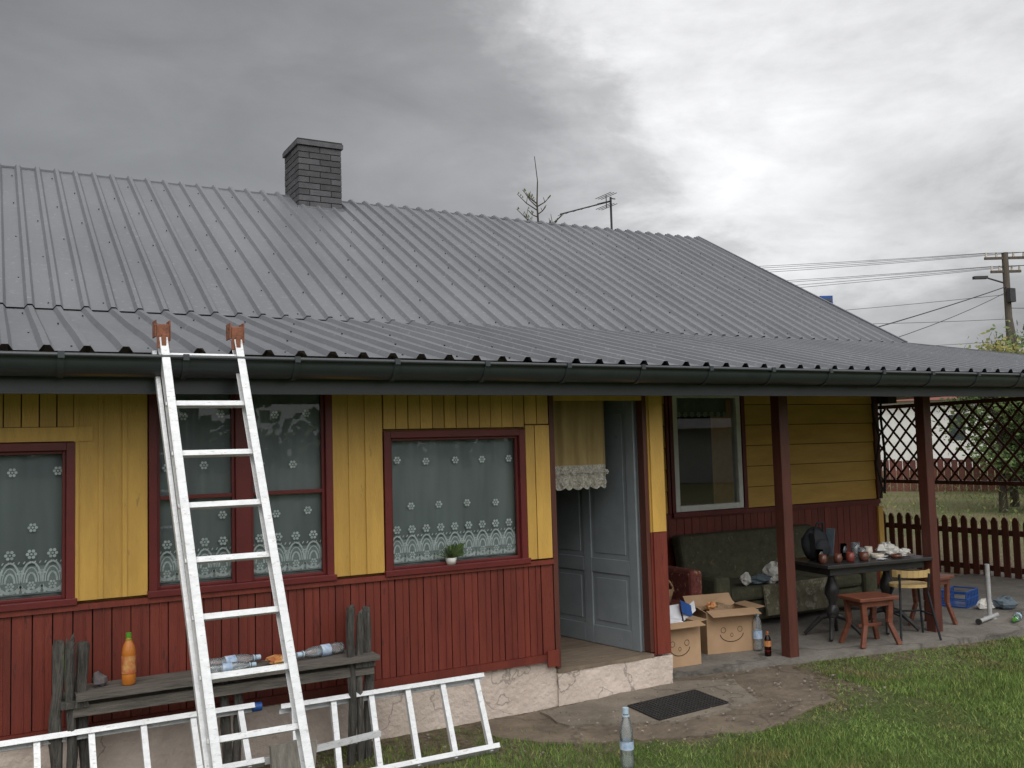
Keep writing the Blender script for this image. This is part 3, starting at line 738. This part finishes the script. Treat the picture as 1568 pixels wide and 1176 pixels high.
# ------------------------------------------------------------ cardboard boxes
def cbox(name,c,sx,sy,sz,rot):
    mb=MB(); t=.004;hx,hy=sx/2,sy/2
    mb.box(-hx,hx,-hy,-hy+t,0,sz,0); mb.box(-hx,hx,hy-t,hy,0,sz,0); mb.box(-hx,-hx+t,-hy+t,hy-t,0,sz,0); mb.box(hx-t,hx,-hy+t,hy-t,0,sz,0); mb.box(-hx+t,hx-t,-hy+t,hy-t,.002,.006,1)
    f=sy*.42
    mb.obox((0,-hy-f*.35,sz+.01-f*.1),(hx*.98,0,0),(0,f*.42,f*.12),(0,-.0006,.002),0)
    mb.obox((0,hy+f*.3,sz+f*.25),(hx*.98,0,0),(0,f*.3,f*.3),(0,-.0014,.0014),0)
    mb.obox((-hx-f*.3,0,sz+f*.2),(f*.35,0,-f*.22),(0,hy*.96,0),(.001,0,.002),0)
    mb.obox((hx+f*.3,0,sz+f*.05),(f*.4,0,f*.05),(0,hy*.96,0),(-.0003,0,.002),0)
    yf=-hy-.0015
    def ar(cx,cz,rx,rz,t0,t1,w_=.007):
        arc(mb,[(cx+rx*math.cos(t),cz+rz*math.sin(t)) for t in np.linspace(t0,t1,12)],w_,yf,2)
    ar(0,sz*.48,sx*.24,sz*.22,math.pi*1.05,math.pi*1.95)
    ar(-sx*.17,sz*.55,.022,.022,0,6.28,.004); ar(sx*.17,sz*.55,.022,.022,0,6.28,.004)
    ar(0,sz*.42,.012,.016,0,6.28,.004)
    mb.obj(name,[card,cardin,ink],loc=c,rotz=rot)
cbox('cardboard_box',(4.79,.40,.046),.40,.26,.33,rad(-4))
cbox('cardboard_box',(5.50,.60,.046),.46,.34,.34,rad(-12))
cb=MB()
cb.obox((4.82,.44,.43),(.13,.02,0),(0,.02,.06),(0,-.002,.001),0); cb.obox((4.70,.46,.43),(.07,.02,.03),(0,.02,.07),(0,-.002,.001),0)
cb.obox((5.0,.44,.45),(.07,.02,-.03),(0,.01,.05),(0,-.002,.001),1); cb.obox((5.04,.46,.43),(.08,.02,.03),(0,.01,.04),(0,-.002,.001),0); cb.blob((4.80,.42,.36),.12,.09,.05,0,12,6,.3)
cb.obj('paper_scraps',[paper,bluep])
cb=MB(); cb.blob((5.46,.60,.38),.13,.1,.05,0,12,6,.3); cb.blob((5.36,.56,.42),.05,.04,.03,1,12,6,.3); cb.obox((5.57,.64,.42),(.1,.02,.02),(0,.05,.03),(0,0,.002),2); cb.obj('crumpled_wrapper',[cardin,redp,card])

# ------------------------------------------------------------ armchair + sofa
ac=MB()
ac.box(4.95,5.60,1.00,1.60,.10,.38,0); ac.box(4.95,5.60,1.50,1.68,.38,.78,0); ac.box(5.50,5.64,.98,1.6,.10,.66,0); ac.box(4.85,4.97,.98,1.6,.1,.66,0)
for x in(4.9,5.58):
    for y in(1.05,1.6): ac.cyl((x,y,.04),(x,y,.1),.02,m=1)
ac.obj('red_armchair',[redfab,darkwood],bevel=.035)
tc_=MB(); tc_.tube([(5.18+.13*math.cos(t),1.0,.50+.12*math.sin(t)) for t in np.linspace(0,math.pi,10)],.012,6,0); tc_.lathe([(.0,0),(.11,0),(.14,.12),(.13,.13)],(5.18,1.05,.40),n=14,m=0); tc_.obj('wicker_basket',[M('wicker',(.35,.22,.12),(.18,.1,.05),40,.8)])
so=MB()
SX=-.22
so.box(6.1+SX,8.1+SX,1.12,1.9,.10,.30,0)
for i in range(3): so.box(6.28+i*.585+SX,6.28+i*.585+.575+SX,1.08,1.7,.305,.43,0)
so.obox((7.155+SX,1.78,.64),(.93,0,0),(0,.075,0),(0,.05,.24),0)
so.box(6.08+SX,6.26+SX,1.06,1.86,.10,.56,0); so.box(8.05+SX,8.23+SX,1.06,1.86,.10,.56,0)
for x in(6.15+SX,8.15+SX):
    for y in(1.15,1.8): so.cyl((x,y,.04),(x,y,.1),.025,m=1)
so.obj('olive_sofa',[olive,darkwood],bevel=.035)
pb=MB(); pb.blob((6.78,1.25,.51),.13,.11,.10,0,16,10,.16); pb.obj('white_plastic_bag',[whitebag])
pb=MB(); pb.blob((6.48,1.18,.47),.16,.09,.045,0,12,6,.3); pb.blob((6.30,1.15,.50),.055,.05,.055,1,10,6,.25); pb.blob((6.62,1.14,.46),.06,.05,.04,1,10,6,.3); pb.obj('folded_clothes',[bluegrey,whitebag])
mb=MB(); mb.obox((6.85,1.04,.30),(.42,0,0),(0,.012,0),(0,.02,.14),0); mb.obj('sofa_blanket',[M('blanket',(.20,.18,.12),(.10,.09,.06),14,.95,c3=(.28,.26,.2),c3t=.55,c3scale=12)])

# ------------------------------------------------------------ table
tb=MB()
Lx,Ly=1.16,.62
tb.box(-Lx/2,Lx/2,-Ly/2,Ly/2,.645,.675,0); tb.box(-Lx/2+.06,Lx/2-.06,-Ly/2+.05,Ly/2-.05,.58,.644,0)
for px in(-.30,.32):
    tb.lathe([(.05,.58),(.05,.55),(.03,.53),(.035,.50),(.06,.44),(.065,.38),(.035,.32),(.03,.28),(.055,.25),(.055,.18),(.03,.15)],(px,0,0),n=14,m=0)
    for k in range(4):
        a=math.pi/4+k*math.pi/2
        pts=[(px,0,.20),(px+.10*math.cos(a),.10*math.sin(a),.17),(px+.19*math.cos(a),.19*math.sin(a),.08),(px+.25*math.cos(a),.25*math.sin(a),.015)]
        for p,q,r_ in zip(pts[:-1],pts[1:],(.028,.024,.02)): tb.cyl(p,q,r_,r_*.85,8,0)
tb.obj('dark_table',[tablewood],loc=(6.90,.34,.046),rotz=rad(-8),bevel=.004)
tz=.046+.675
bp=MB()
bp.blob((6.55,.50,tz+.14),.15,.09,.15,0,14,10,.05); bp.blob((6.55,.42,tz+.10),.09,.05,.09,0,12,8,.05); bp.tube([(6.49,.45,tz+.25),(6.51,.43,tz+.33),(6.58,.43,tz+.33),(6.60,.45,tz+.25)],.010,6,0)
bp.obox((6.68,.45,tz+.15),(.015,.01,.0),(0,.05,0),(.02,0,.12),1); bp.obox((6.44,.42,tz+.14),(.012,.01,.0),(0,.03,0),(-.01,0,.11),0)
bp.obj('black_backpack',[black,bluegrey])
def mug(name,x,y,r,h,m,handle=True):
    mb=MB(); mb.lathe([(0,0),(r*.85,0),(r,h*.3),(r,h),(r*.88,h),(r*.85,h*.1),(0,h*.08)],(x,y,tz+.001),n=14,m=0)
    if handle: mb.tube([(x+r+.018*math.sin(t),y,tz+h*.5+h*.3*math.cos(t)) for t in np.linspace(0,math.pi,7)],.004,5,0)
    mb.obj(name,[m])
mug('ceramic_mug',6.50,.20,.035,.08,ceramic); mug('ceramic_mug',6.62,.17,.035,.085,M('red_enamel',(.2,.04,.03),None,8,.3)); mug('ceramic_mug',6.78,.16,.04,.075,ceramic); mug('glass_jar',6.86,.25,.035,.10,pet,False); mug('glass_jar',6.42,.33,.035,.11,petred,False)
mug('glass_jar',6.95,.40,.04,.13,pet,False); mug('ceramic_mug',7.05,.34,.035,.09,ceramicw); mug('glass_jar',6.72,.33,.03,.14,petred,False); mug('ceramic_mug',6.36,.24,.033,.08,ceramic)
mug('ceramic_bowl',7.0,.2,.06,.04,ceramicw,False); mug('ceramic_bowl',7.15,.12,.05,.03,ceramic,False)
pb=MB(); pb.blob((7.22,.28,tz+.055),.11,.09,.06,0,12,8,.3); pb.blob((7.34,.2,tz+.03),.08,.05,.03,0,12,8,.25); pb.obj('white_plastic_bag',[whitebag])
pb=MB(); 
for i in range(6): pb.obox((6.95+i*.07,.15+rj(.1),tz+.008+i*.0025),(.04,.01,0),(-.01,.03,0),(0,0,.001),i%2)
pb.obj('paper_scraps',[paper,ceramic])

def stool(name,c,rot,w_=.19,d_=.15,h_=.42,m=stoolwood):
    mb=MB(); mb.box(-w_,w_,-d_,d_,h_-.03,h_,0)
    mb.box(-w_+.05,w_-.05,-d_+.03,d_-.03,h_-.08,h_-.031,0)
    for sx in(-1,1):
        for sy in(-1,1):
            pts=[(sx*(w_-.06),sy*(d_-.045),h_-.031),(sx*(w_-.075),sy*(d_-.05),h_*.45),(sx*(w_-.01),sy*(d_-.01),.0)]
            mb.beam(pts[0],pts[1],.05,.035,0,up=(0,1,0)); mb.beam(pts[1],pts[2],.042,.03,0,up=(0,1,0))
    mb.box(-w_+.08,w_-.08,-.012,.012,h_*.35,h_*.42,0)
    mb.obj(name,[m],loc=c,rotz=rot,bevel=.005)
stool('wooden_stool',(6.62,.0,.046),rad(-10),w_=.20,h_=.41); stool('wooden_stool',(7.72,.22,.046),rad(10),w_=.17,h_=.46)
mb=MB(); 
n=16; ring=[(.17*math.cos(2*math.pi*i/n),.15*math.sin(2*math.pi*i/n)) for i in range(n)]
vs=[(a,b,.44) for a,b in ring]+[(a,b,.465) for a,b in ring]; mb.add(vs,[tuple(range(n))[::-1],tuple(range(n,2*n))]+[(i,(i+1)%n,n+(i+1)%n,n+i) for i in range(n)],0)
arcp=[(.17*math.cos(t),.16*math.sin(t)) for t in np.linspace(rad(20),rad(160),10)]
for (a,b),(c_,d2) in zip(arcp[:-1],arcp[1:]): mb.beam((a,b,.56),(c_,d2,.56),.016,.06,0)
for sx in(-1,1):
    mb.tube([(sx*.16,-.15,0),(sx*.12,-.1,.43),],.010,6,1); mb.tube([(sx*.17,.2,0),(sx*.12,.1,.40),(sx*.13,.13,.56)],.010,6,1); mb.tube([(sx*.14,-.125,.2),(sx*.145,.15,.2)],.008,6,1)
mb.tube([(-.14,-.125,.2),(.14,-.125,.2)],.008,6,1)
mb.obj('small_chair',[lightwood,black],loc=(7.15,.0,.046),rotz=rad(150))

mb=MB(); mb.cyl((8.42,.12,.045),(8.42,.12,.56),.022,m=0); mb.cyl((8.42,.12,.045),(8.42,.12,.06),.06,m=0); mb.cyl((8.05,-.02,.075),(8.50,.10,.075),.020,m=0); mb.cyl((8.04,-.022,.075),(8.06,-.018,.075),.027,m=1); mb.obj('steel_pipe',[M('galvanised',(.42,.42,.41),(.3,.3,.3),20,.5),rubber])
mb=MB(); mb.box(-.18,.18,-.12,.12,0,.008,0)
for i in range(9):
    x=-.175+i*.0437; mb.box(x-.008,x+.008,-.125,-.117,0,.16,0); mb.box(x-.008,x+.008,.117,.125,0,.16,0)
for z in(.0,.08,.15): mb.box(-.18,.18,-.128,-.116,z,z+.014,0); mb.box(-.18,.18,.116,.128,z,z+.014,0); mb.box(-.184,-.172,-.12,.12,z,z+.014,0); mb.box(.172,.184,-.12,.12,z,z+.014,0)
mb.obj('blue_crate',[bluep],loc=(8.85,.75,.046),rotz=.3)
bottle('green_bottle',(8.62,-.05,.08),.30,[glassmat('green_plastic',(.5,.75,.6),1.5,.05,2,.1,(.5,.8,.6)),greenp,labelw],axis=(-1,-.45,0))
mb=MB(); mb.blob((9.0,.35,.10),.12,.1,.06,0,12,6,.3); mb.blob((8.85,.45,.09),.1,.06,.05,1,12,6,.3); mb.obj('rag_pile',[bluegrey,whitebag])
mb=MB(); mb.tube([(9.08,1.90,2.35),(9.05,1.9,2.1),(9.12,1.88,1.8),(9.06,1.9,1.5),(9.14,1.89,1.2),(9.10,1.9,1.1)],.012,6,0); mb.tube([(9.2,1.90,2.35),(9.16,1.88,2.0),(9.22,1.9,1.6),(9.18,1.9,1.15)],.016,6,0); mb.obj('hanging_cable',[rubber])

# ------------------------------------------------------------ background
def tree(name,x,y,h,sp,nleaf,ls,mat,crown0=.3,seed=1):
    rnd=random.Random(seed); mb=MB()
    mb.cyl((x,y,0),(x+.005*h,y,h*.55),.028*h,.016*h,8,0); mb.cyl((x+.005*h,y,h*.55),(x,y,h*.92),.016*h,.004*h,6,0)
    tips=[]
    for i in range(22):
        z=h*rnd.uniform(crown0,.85); a=rnd.uniform(0,6.28); L=sp*rnd.uniform(.5,1)*(1-.5*abs(z/h-.5))
        e=Vector((x+math.cos(a)*L,y+math.sin(a)*L,z+L*.5)); mb.cyl((x,y,z),e,.007*h,.002*h,5,0); tips.append(e); tips.append(Vector((x,y,z)).lerp(e,.6))
    tips.append(Vector((x,y,h*.93)))
    cl=[(t+Vector((rnd.uniform(-.3,.3),rnd.uniform(-.3,.3),rnd.uniform(-.2,.4)))*sp*.4,sp*rnd.uniform(.18,.34)) for t in tips]
    for i in range(nleaf):
        c,r_=rnd.choice(cl); d=Vector((rnd.gauss(0,1),rnd.gauss(0,1),rnd.gauss(0,.8)))*r_*.6
        p=c+d; u=Vector((rnd.gauss(0,1),rnd.gauss(0,1),rnd.gauss(0,1))).normalized(); v_=u.orthogonal().normalized(); s=ls*rnd.uniform(.5,1.2)
        mb.add([p-u*s,p+v_*s*.6,p+u*s,p-v_*s*.6],[(0,1,2,3)],1)
    return mb.obj(name,[bark,mat])
tree('leafy_tree',20.6,8.1,3.6,1.2,5000,.065,leafg,.12,seed=3)
tree('leafy_tree',22.4,9.0,4.0,1.6,4500,.08,leafy,.15,seed=4)
tree('leafy_tree',28,12.0,4.8,2.0,4500,.10,leafg,.15,seed=5)
tree('leafy_tree',21.5,7.2,3.8,1.5,4500,.08,leafg,.15,seed=6)
tree('leafy_tree',35.5,12.6,6.6,1.7,3000,.13,leafg,seed=9)
tree('leafy_tree',21,-24,7.5,3.0,4000,.16,leafg,.2,seed=13)
tree('leafy_tree',33,-20,8.5,3.4,4000,.16,leafg,.2,seed=14)
sh=MB(); rnd=random.Random(8)
for i in range(16000):
    x=rnd.uniform(14,30); base=rnd.uniform(-3,14); z=abs(rnd.gauss(0,.30)); p=Vector((x,base,z)); u=Vector((rnd.gauss(0,.5),rnd.gauss(0,.5),1)).normalized(); v_=u.orthogonal().normalized(); s=rnd.uniform(.03,.07)
    sh.add([p-u*s,p+v_*s*.3,p+u*s,p-v_*s*.3],[(0,1,2,3)],rnd.randint(0,1))
sh.obj('weeds',[leafy,leafg])
dt=MB(); rnd=random.Random(12)
for k in range(150):
    a=2*math.pi*k/150+rnd.uniform(-.01,.01); R_=rnd.uniform(75,120); cx,cy=R_*math.sin(a),R_*math.cos(a); hh=rnd.uniform(3,8)*(.75 if abs(a-.9)<.7 else 1.0)
    dt.cyl((cx,cy,0),(cx,cy,hh*.6),.25,.1,5,0)
    for i in range(90):
        p=Vector((cx+rnd.gauss(0,2.4),cy+rnd.gauss(0,2.4),abs(rnd.gauss(hh*.5,hh*.25)))); u=Vector((rnd.gauss(0,1),rnd.gauss(0,1),rnd.gauss(0,1))).normalized(); v_=u.orthogonal().normalized(); s=rnd.uniform(.5,1.1)
        dt.add([p-u*s,p+v_*s*.8,p+u*s,p-v_*s*.8],[(0,1,2,3)],1+(rnd.random()<.35))
dt.obj('distant_trees',[bark,leafg,leafy])
def nhouse(name,x,y,sx,sy,h,rot,wall,roofc,rh):
    mb=MB(); mb.box(-sx,sx,-sy,sy,0,h,0)
    mb.add([(-sx-.4,-sy-.5,h-.15),(sx+.4,-sy-.5,h-.15),(sx+.4,0,h+rh),(-sx-.4,0,h+rh),(-sx-.4,sy+.5,h-.15),(sx+.4,sy+.5,h-.15)],[(0,1,2,3),(3,2,5,4)],1)
    mb.add([(-sx,-sy,h),(-sx,sy,h),(-sx,0,h+rh-.1)],[(0,1,2)],0); mb.add([(sx,-sy,h),(sx,sy,h),(sx,0,h+rh-.1)],[(0,1,2)],0)
    for wx in(-sx*.6,sx*.5): mb.box(wx-.4,wx+.4,-sy-.03,-sy+.01,h*.4,h*.75,2); mb.box(wx-.48,wx+.48,-sy-.02,-sy,h*.4-.1,h*.75+.08,3)
    for wy in(-sy*.4,sy*.4): mb.box(-sx-.03,-sx+.01,wy-.45,wy+.45,h*.4,h*.8,2); mb.box(-sx-.02,-sx,wy-.52,wy+.52,h*.4-.08,h*.8+.08,3)
    mb.box(sx*.3-.3,sx*.3+.3,-.3,.3,h+rh*.6,h+rh+.7,1)
    mb.obj(name,[wall,roofc,M('n_glass',(.05,.06,.07),None,3,.1),whiteframe],loc=(x,y,0),rotz=rot)
nhouse('neighbour_house',46,31,4.2,3,3.9,rad(-40),whitewall,redroof,1.0)
nhouse('neighbour_house',30,-26,4,3,2.6,rad(-130),whitewall,greyroof,1.6)
nhouse('neighbour_house',-30,-26,5,4,3.0,rad(60),whitewall,redroof,2.2)
mb=MB()
A=Vector((26,17,0));B=Vector((33,4,0)); n=70
for i in range(n):
    p=A.lerp(B,i/n); q=A.lerp(B,(i+.9)/n); hh=1.05+rj(.04)
    mb.obox(((p+q)/2)+Vector((0,0,hh/2)),(q-p)/2,(.012,.008,0),(0,0,hh/2),0)
mb.obj('board_fence',[redfence])
up=MB(); px,py=32.6,15.5
up.cyl((px,py,0),(px,py,8.45),.15,.11,10,0); up.cyl((px+.6,py-.5,0),(px+.05,py,6.2),.10,.08,8,0)
rt=Vector((.875,-.485,0))
for z,L in((8.25,.75),(7.75,.55)):
    c0=Vector((px,py,z)); up.beam(c0-rt*L,c0+rt*L,.08,.09,0)
    for k in(-1,-.45,.45,1): 
        q=c0+rt*L*k*.92; up.cyl(q+Vector((0,0,.04)),q+Vector((0,0,.22)),.045,.03,8,1)
up.cyl((px,py,7.3),Vector((px,py,7.55))-rt*.75,.03,m=2,n=6); q=Vector((px,py,7.55))-rt*.95; up.obox(q,rt*.25,(.05,.08,0),(0,0,.05),2)
q=Vector((px,py,4.5))-rt*.3
up.tube([q+rt*.27*math.cos(t)+Vector((0,0,.32*math.sin(t))) for t in np.linspace(0,6.283,14)],.045,6,2)
up.beam(Vector((px,py,5.2))-rt*.02,Vector((px,py,5.2))-rt*.5,.06,.06,2)
up.box(px-.2,px+.12,py-.25,py-.1,6.6,7.1,2)
up.obj('utility_pole',[polewood,ceramicw,wirem])
wr=MB()
def wire(a,b,sag,r_=.010):
    a=Vector(a);b=Vector(b);pts=[]
    for i in range(13):
        t=i/12; p=a.lerp(b,t); p.z-=sag*4*t*(1-t); pts.append(p)
    wr.tube(pts,r_,4,0)
pc=Vector((px,py,0))
for k,z,L,ez in((-1,8.45,.75,9.5),(-.45,8.45,.75,9.3),(.45,8.45,.75,9.1),(1,8.45,.75,8.9),(-1,7.95,.55,8.6),(-.45,7.95,.55,8.4),(.45,7.95,.55,8.0),(1,7.95,.55,7.7)):
    s=pc+rt*L*k+Vector((0,0,z)); wire(s,(9+k*.8,35,ez),.35,.009)
    wire(s,(60+k,-4,9),.4,.010)
wire(pc+Vector((0,0,7.2)),(9.6,8.9,2.6),.15,.020); wire(pc+Vector((0,0,7.0)),(9.6,8.0,2.5),.4,.012)
wire(pc+Vector((0,0,6.0)),(15,24,6.6),.3,.010); wire(pc+Vector((0,0,6.9)),(12,30,6.4),.3,.010)
wire(pc+Vector((0,0,6.4)),(60,-3,6.6),.5,.012); wire(pc+Vector((0,0,5.2)),(15,24,5.6),.35,.009)
wr.obj('overhead_wires',[wirem])
mb=MB(); k_=.5
bx_,by_=39.16*k_,-5.75+35.75*k_; bz_=1.8+7.41*k_
mb.cyl((bx_,by_,0),(bx_,by_,bz_),.05,m=1); mb.obox((bx_,by_,bz_),(.15,-.08,0),(.02,.03,0),(0,0,.12),0); mb.obox((bx_,by_-.04,bz_),(.10,-.055,0),(.01,.015,0),(0,0,.03),1); mb.obj('blue_sign',[bluep,polewood])
mb=MB(); rnd=random.Random(21); bx,by=10.6,12.0
mb.cyl((bx,by,0),(bx+.02,by,6.6),.09,.035,8,0); 
pts=[(bx+.02,by,6.6),(bx+.0,by,7.2),(bx+.03,by,7.7),(bx-.03,by,8.25)]
for (p,q,r_) in zip(pts[:-1],pts[1:],(.026,.018,.011)): mb.cyl(p,q,r_,r_*.7,6,0)
for i in range(26):
    z=rnd.uniform(5.9,7.2); s=rnd.choice((-1,1)); L=rnd.uniform(.2,.62)*(1.15-(z-5.9)*.45)
    d=(Vector((.875,-.485,0))*s*L+Vector((0,rnd.uniform(-.2,.2),L*rnd.uniform(.8,1.3))))
    p0=Vector((bx+.01,by,z)); p1=p0+d*.55+Vector((0,0,-.04)); p2=p0+d
    mb.cyl(p0,p1,.015,.011,5,0); mb.cyl(p1,p2,.011,.006,5,0)
    if rnd.random()<.7: mb.cyl(p1,p1+Vector((s*-.04,0,L*.45)),.008,.005,4,0)
    for k in range(3):
        p=p1.lerp(p2,rnd.random()); mb.add([p,p+Vector((.05,0,.03)),p+Vector((.03,0,.07))],[(0,1,2)],1)
mb.obj('bare_tree',[bark,leafg])

# ------------------------------------------------------------ world
wd_=bpy.data.worlds.new('World'); scene.world=wd_; wd_.use_nodes=True
n=wd_.node_tree.nodes; l=wd_.node_tree.links; bg=n['Background']
front_el,front_az=rad(52),rad(205)
sky=n.new('ShaderNodeTexSky'); sky.sky_type='NISHITA'; sky.sun_disc=False; sky.sun_elevation=front_el; sky.sun_rotation=front_az
tc=n.new('ShaderNodeTexCoord'); V=tc.outputs['Generated']
def math_(op,a,b=None,c=None,clamp=False):
    q=n.new('ShaderNodeMath'); q.operation=op; q.use_clamp=clamp
    for i,v in enumerate((a,b,c)):
        if v is None: continue
        if isinstance(v,(int,float)): q.inputs[i].default_value=v
        else: l.new(v,q.inputs[i])
    return q.outputs[0]
def wn(scale,det,rough,st=(1,1,2.2),dist=0.):
    mp=n.new('ShaderNodeMapping'); mp.inputs['Scale'].default_value=st; l.new(V,mp.inputs[0])
    q=n.new('ShaderNodeTexNoise'); q.inputs['Scale'].default_value=scale; q.inputs['Detail'].default_value=det; q.inputs['Roughness'].default_value=rough; q.inputs['Distortion'].default_value=dist
    l.new(mp.outputs[0],q.inputs['Vector']); return q.outputs['Fac']
az,el=rad(54),rad(23)
bd=(math.cos(el)*math.sin(az),math.cos(el)*math.cos(az),math.sin(el))
dt_=n.new('ShaderNodeVectorMath'); dt_.operation='DOT_PRODUCT'; dt_.inputs[1].default_value=bd
nv=n.new('ShaderNodeVectorMath'); nv.operation='NORMALIZE'; l.new(V,nv.inputs[0]); l.new(nv.outputs[0],dt_.inputs[0])
n1=wn(3.4,9,.60,dist=.25); n2=wn(1.6,3,.5,(1,1,3.5)); n4=wn(5.5,7,.6,(1,1,2.6),.4)
v=math_('MULTIPLY_ADD',math_('SUBTRACT',n1,.5),.17,dt_.outputs['Value'])
rp=n.new('ShaderNodeValToRGB'); e=rp.color_ramp.elements; e[0].position=.62; e[0].color=(.262,.267,.279,1); e[1].position=1.0; e[1].color=(.98,.98,.99,1)
for p_,c_ in((.84,(.30,.305,.313,1)),(.92,(.36,.362,.37,1)),(.952,(.55,.55,.56,1)),(.972,(.80,.80,.81,1))):
    q=e.new(p_); q.color=c_
l.new(v,rp.inputs[0])
mod=math_('MULTIPLY_ADD',n2,1.0,.47)
mod=math_('MULTIPLY',mod,math_('MULTIPLY_ADD',n4,.55,.725))
sx=n.new('ShaderNodeSeparateXYZ'); l.new(nv.outputs[0],sx.inputs[0])
cm=n.new('ShaderNodeVectorMath'); cm.operation='SCALE'; l.new(rp.outputs[0],cm.inputs[0]); l.new(mod,cm.inputs['Scale'])
up_=n.new('ShaderNodeMapRange'); up_.inputs[1].default_value=.5; up_.inputs[2].default_value=.85; l.new(sx.outputs['Z'],up_.inputs[0])
bk_=n.new('ShaderNodeMapRange'); bk_.inputs[1].default_value=.15; bk_.inputs[2].default_value=-.6; l.new(sx.outputs['Y'],bk_.inputs[0])
el_=n.new('ShaderNodeMapRange'); el_.inputs[1].default_value=.1; el_.inputs[2].default_value=.5; l.new(sx.outputs['Z'],el_.inputs[0])
br=math_('MAXIMUM',math_('MULTIPLY',up_.outputs[0],.9),math_('MULTIPLY',bk_.outputs[0],math_('MULTIPLY_ADD',el_.outputs[0],1.0,.55)))
br=math_('MULTIPLY',br,math_('MULTIPLY_ADD',n1,1.0,.5))
ad=n.new('ShaderNodeVectorMath'); ad.operation='ADD'; l.new(cm.outputs[0],ad.inputs[0])
cb_=n.new('ShaderNodeCombineXYZ'); l.new(br,cb_.inputs[0]); l.new(br,cb_.inputs[1]); l.new(br,cb_.inputs[2]); l.new(cb_.outputs[0],ad.inputs[1])
cs=n.new('ShaderNodeVectorMath'); cs.operation='SCALE'; cs.inputs['Scale'].default_value=10.; l.new(ad.outputs[0],cs.inputs[0])
mx=n.new('ShaderNodeMixRGB'); mx.inputs[0].default_value=.96; l.new(sky.outputs[0],mx.inputs[1]); l.new(cs.outputs[0],mx.inputs[2])
l.new(mx.outputs[0],bg.inputs[0]); bg.inputs[1].default_value=.1
sl=bpy.data.lights.new('front_fill','SUN'); sl.energy=1.4; sl.angle=rad(50); sl.color=(1,.97,.92)  # soft fill added on the camera side; the real sun is behind the house
so_=bpy.data.objects.new('front_fill',sl); scene.collection.objects.link(so_)
sd=Vector((math.cos(front_el)*math.sin(front_az),math.cos(front_el)*math.cos(front_az),math.sin(front_el)))
so_.rotation_euler=sd.to_track_quat('Z','Y').to_euler()

# ------------------------------------------------------------ camera
phi=rad(29); p=rad(3.87); r=rad(1.6)
fw=Vector((math.sin(phi)*math.cos(p),math.cos(phi)*math.cos(p),math.sin(p)))
R0=Vector((math.cos(phi),-math.sin(phi),0)); U0=R0.cross(fw)
R=R0*math.cos(r)-U0*math.sin(r); U=R0*math.sin(r)+U0*math.cos(r)
cam=bpy.data.cameras.new('camera'); cam.lens=1450/1568*36; cam.sensor_width=36; cam.clip_end=2000; cam.clip_start=.05
co=bpy.data.objects.new('camera',cam); scene.collection.objects.link(co)
mw=Matrix((R,U,-fw)).transposed().to_4x4(); mw.translation=Vector((0,-5.75,1.8)); co.matrix_world=mw
scene.camera=co
